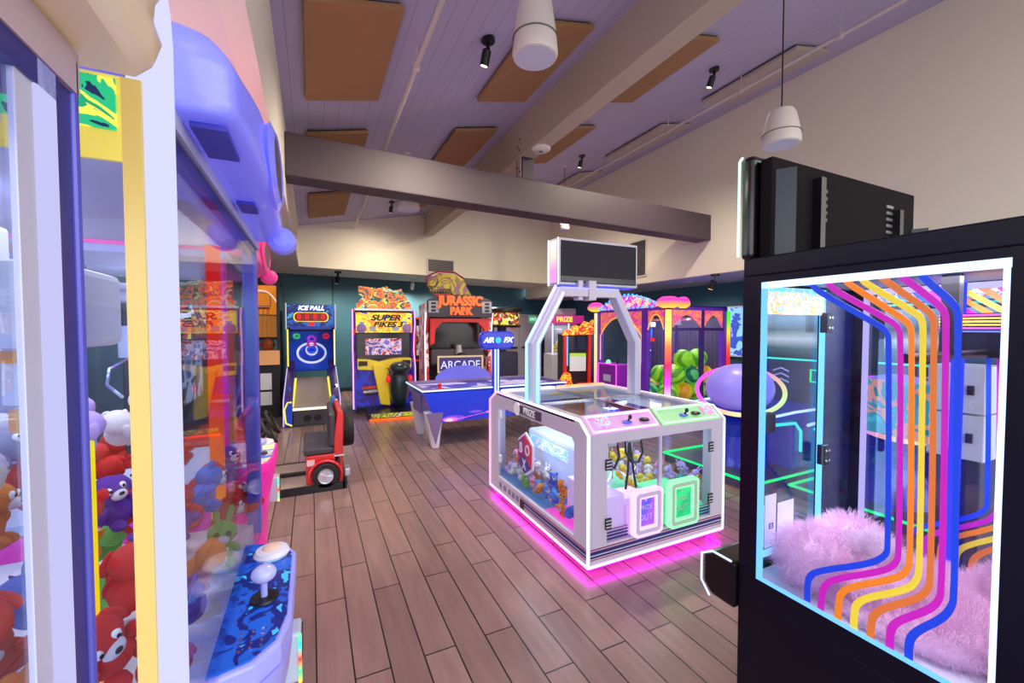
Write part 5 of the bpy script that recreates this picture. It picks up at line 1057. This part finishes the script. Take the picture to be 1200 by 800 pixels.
for x in (0, W-.09):
    for y in (0, D-.09): bx(t, 'corner_post', VIO, x, x+.09, y, y+.09, .36, HT)
bx(t, 'middle_post', VIO, 1.28, 1.42, 0, .08, .36, HT); bx(t, 'side_post', VIOD, W-.06, W-.002, D*.55, D*.55+.07, .36, HT); bx(t, 'front_sill', VIO, .09, 1.28, .0, .08, .36, .95)
for (x0, x1, y0, y1) in ((0, W, 0, .08), (0, W, D-.08, D), (0, .08, 0, D), (W-.08, W, 0, D)): bx(t, 'top_rail', VIO, x0, x1, y0, y1, HT, HT+.06)
bx(t, 'roof', VIOD, .0, W, .0, D, HT+.05, HT+.08)
bx(t, 'side_rail', VIOD, W-.05, W-.004, .09, D-.09, 1.6, 1.65)
def arch_panel(x0, x1, z0, z1, n='arch_panel'):
    m = M(); k = 12; xs = [x0+(x1-x0)*i/k for i in range(k+1)]; c_ = (x0+x1)/2
    top = [(x, z1) for x in xs]; bot = [(x, z0+(z1-z0)*.78*(1-abs((x-c_)/((x1-x0)/2))**2.2)) for x in xs]
    for i in range(k): m.prism([bot[i], bot[i+1], top[i+1], top[i]], 'y', .01, .03)
    m.build(n, PINKO, t)
    M().tube([(x, .008, z) for x, z in [(x0, z0-.5 if x1-x0 > .6 else z0)]+bot+[(x1, z0-.5 if x1-x0 > .6 else z0)]], .012, 6).build('arch_trim', mat('gold_trim', (250, 200, 90), .3, emit=.5), t, smooth=True)
arch_panel(.1, 1.27, 1.5, HT); arch_panel(1.43, W-.1, 1.62, HT)
for y0, y1 in ((.1, D*.55), (D*.55+.07, D-.1)):      # side fascia above the rail
    m = M(); k = 10; ys = [y0+(y1-y0)*i/k for i in range(k+1)]; c_ = (y0+y1)/2
    for i in range(k):
        f = lambda y: 1.65+.22*(1-abs((y-c_)/((y1-y0)/2))**1.6)
        m.prism([(ys[i], f(ys[i])), (ys[i+1], f(ys[i+1])), (ys[i+1], HT), (ys[i], HT)], 'x', W-.03, W-.01)
    m.build('side_fascia', PINKO, t)
bx(t, 'side_glass', GLASS, W-.02, W-.015, .09, D-.09, .36, HT); bx(t, 'front_glass', GLASS, .09, W-.09, .035, .04, .36, HT); bx(t, 'back_panel', mat('crane_back', (70, 60, 96), .5, bump=.3, bscale=40), .09, W-.09, D-.03, D-.01, .36, HT); bx(t, 'far_glass', GLASS, .015, .02, .09, D-.09, .36, HT)
for i in range(16): bx(t, 'back_slat', mat('slat_grey', (96, 90, 124), .4), .2+i*.1, .215+i*.1, D-.036, D-.03, .8, 1.6)
M().tube([(W+.02, -.02, .1), (W+.02, -.02, 1.95)], .05, 14).build('corner_light', RAIN, t, smooth=True); M().tube([(W+.02, D+.02, .1), (W+.02, D+.02, 1.95)], .03, 12).build('corner_light', RAIN2, t, smooth=True); M().tube([(-.02, -.02, .1), (-.02, -.02, 1.95)], .03, 12).build('corner_light', ledgrad('rainbow_column_warm', [(255, 120, 220), (255, 210, 150), (255, 230, 170)], 1.4, 2, .1, 1.95), t, smooth=True)
CAPL = ledgrad('mushroom_glow', [(255, 200, 60), (255, 150, 90), (255, 60, 170), (255, 80, 190)], 1.5, 2, 1.98, 2.16)
for x, y, r in ((W+.02, -.02, .2), (-.02, -.02, .17), (W+.02, .3, .12)): M().lathe([(r*.5, 1.98), (r*.95, 2.02), (r, 2.06), (r*.85, 2.12), (r*.5, 2.16), (0, 2.17)], 22, (x, y, 0)).build('mushroom_lamp', CAPL, t, smooth=True)
# arched sign with bulbs
pts = [(.15+1.5*i/14, 2.02+.06*(i/14)+.2*sin(pi*i/14)) for i in range(15)]
lo = [(x, z-.02-.1*sin(pi*i/14)) for i, (x, z) in enumerate(pts)]
m = M()
for i in range(14): m.prism([(lo[i][0], 2.0), (lo[i+1][0], 2.0), pts[i+1], pts[i]], 'y', -.06, .04)
sg_ = m.build('arched_sign', art('arch_sign_art', [(250, 140, 70), (250, 200, 180), (220, 40, 190), (170, 60, 220), (250, 240, 230)], 4, .8), t)
for i in range(15): M().ell((pts[i][0], -.065, pts[i][1]), (.03, .02, .03), 10, 6).build('sign_bulb', L_CYAN, sg_, smooth=True)
for i in range(13): M().ell((.22+i*.115, -.065, 2.015), (.026, .02, .026), 10, 6).build('sign_bulb', L_CYAN, sg_, smooth=True)
# control box
bx(t, 'control_box', mat('control_violet', (120, 30, 150), .3, emit=.2), .5, 1.02, -.34, .0, .5, .98, bevel=.015); M().tube([(.5, -.345, .5), (.5, -.345, .98), (1.02, -.345, .98), (1.02, -.345, .5)], .012, 6).build('control_light', led('control_pink', (255, 70, 220), 1.5), t, smooth=True)
M().lathe([(.05, 0), (.05, .02), (.03, .06), (.0, .07)], 14, (.62, -.2, .98)).build('drop_button', led('button_mint', (170, 255, 210), 1.1), t, smooth=True); bx(t, 'coin_plate', mat('coin_plate', (200, 200, 230), .3), .66, .86, -.35, -.342, .66, .78); M().tube([(.85, -.17, .98), (.85, -.17, 1.08)], .02, 8).build('joystick', BLACK, t, smooth=True)
# claw and rails inside
bx(t, 'gantry_rail', CHROME, .1, W-.1, .62, .66, 1.78, 1.82); bx(t, 'claw_body', mat('claw_blue', (60, 110, 220), .3, emit=.2), .5, .78, .5, .76, 1.45, 1.66, bevel=.02); bx(t, 'claw_cap', WHITE, .46, .82, .46, .8, 1.66, 1.76, bevel=.02); bx(t, 'claw_band', REDC, .48, .8, .48, .78, 1.38, 1.45)
for a in range(4): M().tube([(.64+.1*cos(a*pi/2), .63+.1*sin(a*pi/2), 1.4), (.64+.2*cos(a*pi/2), .63+.2*sin(a*pi/2), 1.2), (.64+.06*cos(a*pi/2), .63+.06*sin(a*pi/2), 1.02)], .014, 6).build('claw_finger', CHROME, t, smooth=True)
M().tube([(1.62, .5, 1.8), (1.6, .5, 1.4), (1.66, .5, 1.0)], .012, 6).build('hanging_wire', mat('wire_lilac', (200, 180, 230), .4), t, smooth=True); M().cyl((W-.25, .45, 1.2), .02, .6, 10).build('claw_shaft', VIO, t, smooth=True); M().lathe([(.09, 0), (.06, .1), (.02, .16)], 14, (W-.25, .45, 1.7)).build('shaft_hood', WHITE, t, smooth=True)
inner_lamp(t, (.95, .7, 1.9), (1.5, 1.0), 30, (1, .92, 1))
# balls
def ballm(n, c1, c2, sc):
    m = bpy.data.materials.new(n); m.use_nodes = True; nt = m.node_tree; b = nt.nodes['Principled BSDF']; tc = nt.nodes.new('ShaderNodeTexCoord'); wv = nt.nodes.new('ShaderNodeTexWave'); wv.wave_type = 'BANDS'; wv.bands_direction = 'X'; wv.inputs['Scale'].default_value = sc; wv.inputs['Distortion'].default_value = 5; wv.inputs['Detail'].default_value = 2
    cr = nt.nodes.new('ShaderNodeValToRGB'); cr.color_ramp.interpolation = 'CONSTANT'; cr.color_ramp.elements[0].color = s2l(c1)+(1,); cr.color_ramp.elements[1].position = .62; cr.color_ramp.elements[1].color = s2l(c2)+(1,)
    nt.links.new(tc.outputs['Object'], wv.inputs[0]); nt.links.new(wv.outputs['Fac'], cr.inputs[0]); nt.links.new(cr.outputs[0], b.inputs['Base Color']); b.inputs['Roughness'].default_value = .35
    nt.links.new(cr.outputs[0], b.inputs['Emission Color']); b.inputs['Emission Strength'].default_value = .3  # glow put into the balls in place of stronger light on them
    return m
BM = [ballm('melon_green', (150, 220, 40), (90, 160, 30), 2.2), ballm('melon_dark', (20, 110, 80), (90, 190, 110), 3), ballm('citrus_yellow', (236, 196, 40), (220, 150, 30), 1.5)]
g0 = thing('play_ball', 'x', 'ball'); M().ell((0, 0, 0), (.165,)*3, 24, 16).build('skin', BM[0], g0, smooth=True); M().ell((0, -.158, .03), (.05, .02, .05), 12, 6).build('end_patch', mat('patch_cream', (240, 190, 130), .4), g0, smooth=True)
spots = [(-.2, .22, .53, 0), (-.2, .56, .53, 2), (-.2, .9, .53, 0), (-.2, 1.24, .53, 1), (-.55, .22, .53, 1), (-.55, .56, .53, 0), (-.55, .9, .53, 2), (-.55, 1.24, .53, 0), (-.2, .39, .82, 0), (-.2, .73, .82, 1), (-.2, 1.07, .82, 2), (-.2, .56, 1.11, 0), (-.2, .92, 1.12, 0), (-.55, .39, .82, 0), (-.55, .73, .82, 2), (-.95, .3, .53, 0), (-.95, .7, .53, 2), (-1.3, .35, .53, 2), (-1.3, .75, .53, 0), (-1.6, .5, .53, 1)]
nm = ('lime green', 'dark striped green', 'yellow')
for i, (dx, dy, z, k) in enumerate(spots):
    p = (5.3+dy, 7.0-(W+dx), z)
    b = g0 if i == 0 else dup(g0); b.location = p; b.rotation_euler = (random.uniform(-1, 1), random.uniform(-1, 1), random.uniform(0, 6)); b['label'] = nm[k]+' fruit ball in the heap inside the violet crane'; b['group'] = nm[k]+' balls inside the violet crane'
    for c_ in b.children:
        if c_.name.startswith('skin'): c_.material_slots[0].link = 'OBJECT'; c_.material_slots[0].material = BM[k]
# ---- flame trimmed child driving machine
t = thing('flame_game', 'red and yellow flame trimmed small arcade machine left of the violet crane', 'arcade game', (5.35, 7.75, 0), -.3)
FLA = art('flame_art', [(250, 190, 30), (230, 40, 30), (250, 210, 60), (240, 110, 30)], 5, .45); FR = mat('flame_red', (224, 30, 36), .3, emit=.25)
bx(t, 'body', mat('flame_black', (30, 24, 34), .4), -.26, .3, .1, .8, .0, 1.5)
for s in (-1, 1): bx(t, 'side_rail', FR, s*.28-.03, s*.28+.03, .02, .14, .3, 1.52, bevel=.012)
M().prism([(-.36, 1.48), (-.3, 1.6), (-.16, 1.62), (-.08, 1.72), (.06, 1.68), (.14, 1.8), (.26, 1.76), (.36, 1.84), (.36, 1.5)], 'y', .0, .1).build('flame_crest', FLA, t, bevel=.01)
bx(t, 'screen', mat('flame_screen', (26, 30, 60), .15, emit=.3), -.2, .25, .08, .1, 1.15, 1.46); bx(t, 'cyan_strip', L_CYAN, -.24, -.21, .07, .09, .8, 1.46); sh = bx(t, 'card_sheet', mat('sheet_pale', (220, 226, 226), .5, emit=.2), -.17, .2, .06, .09, .68, 1.08); bx(sh, 'sheet_head', mat('sheet_green', (180, 230, 60), .5, emit=.3), -.17, .2, .055, .06, 1.02, 1.08)
M().prism([(-.4, .1), (-.4, .5), (-.3, .66), (-.22, .66), (-.16, .4), (.0, .3), (.0, .1)], 'y', -.16, .1).build('flame_fender', FLA, t, bevel=.015); wheel(t, (-.2, -.18, .24), .17, .08, 'y', 'front_wheel'); bx(t, 'seat_block', FR, .02, .32, -.3, .1, .1, .42, bevel=.02)
# ---- small toy crane with magenta header
t = thing('toy_crane', 'white glass toy crane with magenta header in the far right corner', 'crane machine', (6.95, 10.6, 0), -.25)
MGH = mat('header_magenta', (214, 40, 150), .4, emit=.5)
bx(t, 'lower_body', WHITE, -.5, .5, 0, .9, .05, .85, bevel=.01); bx(t, 'header', MGH, -.5, .5, -.02, .9, 1.78, 2.02, bevel=.01); text('PRIZE', .2, (-.12, -.03, 1.9), FRONT, L_YELLOW, t, bold=.006); bx(t, 'top_box', mat('top_box_pale', (200, 200, 206), .5), -.38, .3, .1, .7, 2.03, 2.24, bevel=.04)
for x in (-.48, .02, .48): M().tube([(x, .0, .85), (x, .0, 1.78)], .022, 8).build('post_light', led('toy_post', (230, 240, 255), 1.2), t)
bx(t, 'glass_front', GLASS, -.46, .46, .02, .025, .85, 1.78); bx(t, 'back_panel', mat('toy_back', (120, 120, 130), .5), -.48, .48, .86, .89, .85, 1.78); bx(t, 'door_panel', mat('toy_door', (190, 190, 204), .4), -.3, .1, -.01, .0, .2, .7); bx(t, 'coin_panel', REDC, .2, .4, -.02, .0, .3, .7)
bx(t, 'claw_cap', WHITE, -.3, -.12, .2, .4, 1.5, 1.62, bevel=.01); bx(t, 'claw_body', mat('claw_blue', (60, 110, 220), .3), .05, .2, .2, .4, 1.38, 1.55, bevel=.02); M().tube([(-.2, .3, 1.5), (-.2, .3, 1.3)], .02, 8).build('claw_finger', mat('claw_gold', (220, 180, 60), .3), t)
inner_lamp(t, (0, .45, 1.75), (.8, .7), 10, (1, 1, .95))
for i, (x, y, z) in enumerate(((-.3, .3, 1.0), (-.1, .3, .98), (.1, .35, 1.0), (-.22, .35, 1.16), (-.02, .35, 1.14), (.28, .32, .98))):
    v = Vector((x, y, z)); v.rotate(Euler((0, 0, -.25))); v += Vector((6.95, 10.6, 0)); plush(v, .13, 'yellow' if i < 5 else 'orange', 'bear', ('yellow' if i < 5 else 'orange')+' plush toy inside the far toy crane', 'plush in the far toy crane', False)
# ---- neon ball games
NAV = mat('ball_game_navy', (24, 40, 170), .3, coat=.4, emit=.18); BALLV = mat('ball_violet', (150, 140, 240), .35, emit=.22, ecol=(140, 130, 255)); CHARB = mat('ball_game_char', (70, 70, 96), .35)
RINGL = ledgrad('ring_run', [(255, 80, 220), (230, 90, 255), (255, 180, 150), (230, 255, 160)], 1.5, 0, -.45, .45)
def ball_game(x, y, label):
    t = thing('ball_game', label, 'arcade game', (x, y, 0), R_90)
    bx(t, 'platform', CHARB, -.6, .6, -.55, .9, .0, .09, bevel=.01); M().tube([(-.6, .9, .1), (-.6, -.56, .1), (.6, -.56, .1), (.6, .9, .1)], .014, 8).build('platform_light', L_GREEN, t, smooth=True)
    M().lathe([(.3, .09), (.26, .2), (.16, .4), (.2, .55), (.3, .6)], 24).build('ball_pedestal', NAV, t, smooth=True); bx(t, 'console', NAV, -.5, .5, .2, 1.0, .09, .72, bevel=.03)
    for s in (-1, 1): M().tube([(s*.52, -.3, .64), (s*.52, .2, .62), (s*.52, .3, .52), (s*.52, .3, .3)], .016, 8).build('side_light', L_TEAL, t, smooth=True); M().tube([(s*.5, -.45, .7), (s*.52, .2, .74), (s*.52, .9, .74)], .014, 8).build('shelf_light', L_BLUEW, t, smooth=True)
    bx(t, 'shelf', NAV, -.52, .52, -.2, .9, .64, .73, bevel=.02)
    M().ell((0, 0, .95), (.36, .36, .28), 32, 20).build('ball', BALLV, t, smooth=True)
    ri = M().tube([(.45*cos(2*pi*i/40), .45*sin(2*pi*i/40), 0) for i in range(40)], .024, 8, closed=True).build('ball_ring', RINGL, t, smooth=True); ri.location = (0, 0, .93); ri.rotation_euler = (.42, .33, 0)
    bx(t, 'tower', CHARB, -.62, .62, 1.05, 1.5, .09, 2.2, bevel=.02)
    refl_glow = bpy.data.materials.get('outdoor_reflection') or ledgrad('outdoor_reflection', [(40, 60, 70), (90, 120, 120), (240, 244, 240), (130, 150, 150), (170, 205, 220), (190, 225, 240)], .85, 2, 1.27, 1.86)  # reflection of the outdoors painted on the screen as a glowing gradient
    bx(t, 'screen', refl_glow, -.54, .54, 1.035, 1.05, 1.28, 1.85); bx(t, 'marquee', art('ball_marquee', [(255, 255, 255), (230, 240, 250), (240, 140, 80), (110, 190, 220), (255, 255, 255), (90, 100, 150)], 3.4, .8, 3.), -.6, .6, 1.0, 1.05, 1.93, 2.2)
    for z in (1.9, 1.25): M().tube([(-.58, 1.02, z), (.35, 1.02, z), (.45, 1.02, z-.05 if z > 1.5 else z-.06), (.6, 1.02, z-.05 if z > 1.5 else z-.06)], .012, 6).build('screen_light', L_TEAL, t, smooth=True)
    M().frame(.2, .42, .98, 1.14, .015, 'y', 1.02, 1.035).build('button_light', L_GREEN, t); M().tube([(.52, 1.02, .75), (.52, 1.02, 1.18)], .016, 8).build('tower_light', ledgrad('tower_run', [(255, 60, 200), (255, 120, 90), (255, 220, 120)], 1.5, 2, .75, 1.2), t, smooth=True)
    for i in range(3): M().tube([(-.25, 1.02, .95+i*.07), (-.15, 1.02, .99+i*.07), (-.05, 1.02, .95+i*.07)], .01, 6).build('chevron', mat('chevron_lilac', (170, 170, 220), .4, emit=.4), t)
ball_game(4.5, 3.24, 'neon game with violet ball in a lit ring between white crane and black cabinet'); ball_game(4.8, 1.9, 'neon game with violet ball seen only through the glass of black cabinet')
# ---- white cabinet and small counter sign beyond the glass
t = thing('ticket_kiosk', 'white two tier ticket box on a dark pedestal seen through the striped glass', 'kiosk', (3.85, 1.36, 0), R_90)
bx(t, 'pedestal', CABK, .02, .26, .02, .3, .0, .78, bevel=.01); bx(t, 'pedestal_foot', BLACK, -.03, .31, -.03, .35, 0, .03)
for z0, z1 in ((.785, 1.08), (1.09, 1.4)): d_ = bx(t, 'white_box', mat('locker_door', (232, 232, 236), .4), .0, .28, .0, .32, z0, z1, bevel=.008); bx(d_, 'handle', BLACK, .2, .23, -.02, .0, (z0+z1)/2-.03, (z0+z1)/2+.03)
t = thing('counter_sign', 'teal and coral picture sign on a post seen through the striped glass', 'sign', (3.25, 1.28, 0), -pi/2-.2)
M().cyl((0, 0, 0), .16, .02, 20).build('foot', BLACK, t, smooth=True); M().cyl((0, .02, .02), .015, 1.3, 10).build('post', BLACK, t); bx(t, 'picture_board', art('coral_art', [(60, 190, 190), (50, 160, 170), (240, 160, 130), (30, 140, 140)], 4, .5), -.17, .17, -.02, .0, .98, 1.32, bevel=.004)
# ================================================================ LIGHT AND CAMERA
w = bpy.data.worlds.new('daylight'); scn.world = w; w.use_nodes = True; nt = w.node_tree; bg = nt.nodes['Background']
tc = nt.nodes.new('ShaderNodeTexCoord'); sp = nt.nodes.new('ShaderNodeSeparateXYZ'); cr = nt.nodes.new('ShaderNodeValToRGB'); mr = nt.nodes.new('ShaderNodeMapRange')
mr.inputs[1].default_value = -.3; mr.inputs[2].default_value = .5
nt.links.new(tc.outputs['Generated'], sp.inputs[0]); nt.links.new(sp.outputs[2], mr.inputs[0]); nt.links.new(mr.outputs[0], cr.inputs[0])
e = cr.color_ramp.elements; e[0].position = .30; e[0].color = (.34, .32, .30, 1); e[1].position = .42; e[1].color = (1., .97, .93, 1)
nt.links.new(cr.outputs[0], bg.inputs[0]); bg.inputs[1].default_value = SKY
cd = bpy.data.cameras.new('camera'); cam = bpy.data.objects.new('camera', cd); COL.objects.link(cam)
cd.sensor_width = 36; cd.lens = F/1200*36; cd.clip_start = .01; cam.location = (0, 0, H); cam.rotation_euler = (pi/2-PH, 0, -TH); scn.camera = cam
vs = scn.view_settings; vs.view_transform = 'Standard'; vs.look = 'None'; vs.exposure = 0; vs.gamma = 1; vs.use_curve_mapping = False
cy = scn.cycles; cy.max_bounces = 10; cy.transparent_max_bounces = 40; cy.glossy_bounces = 4; cy.diffuse_bounces = 5; cy.sample_clamp_indirect = 8; cy.use_denoising = True
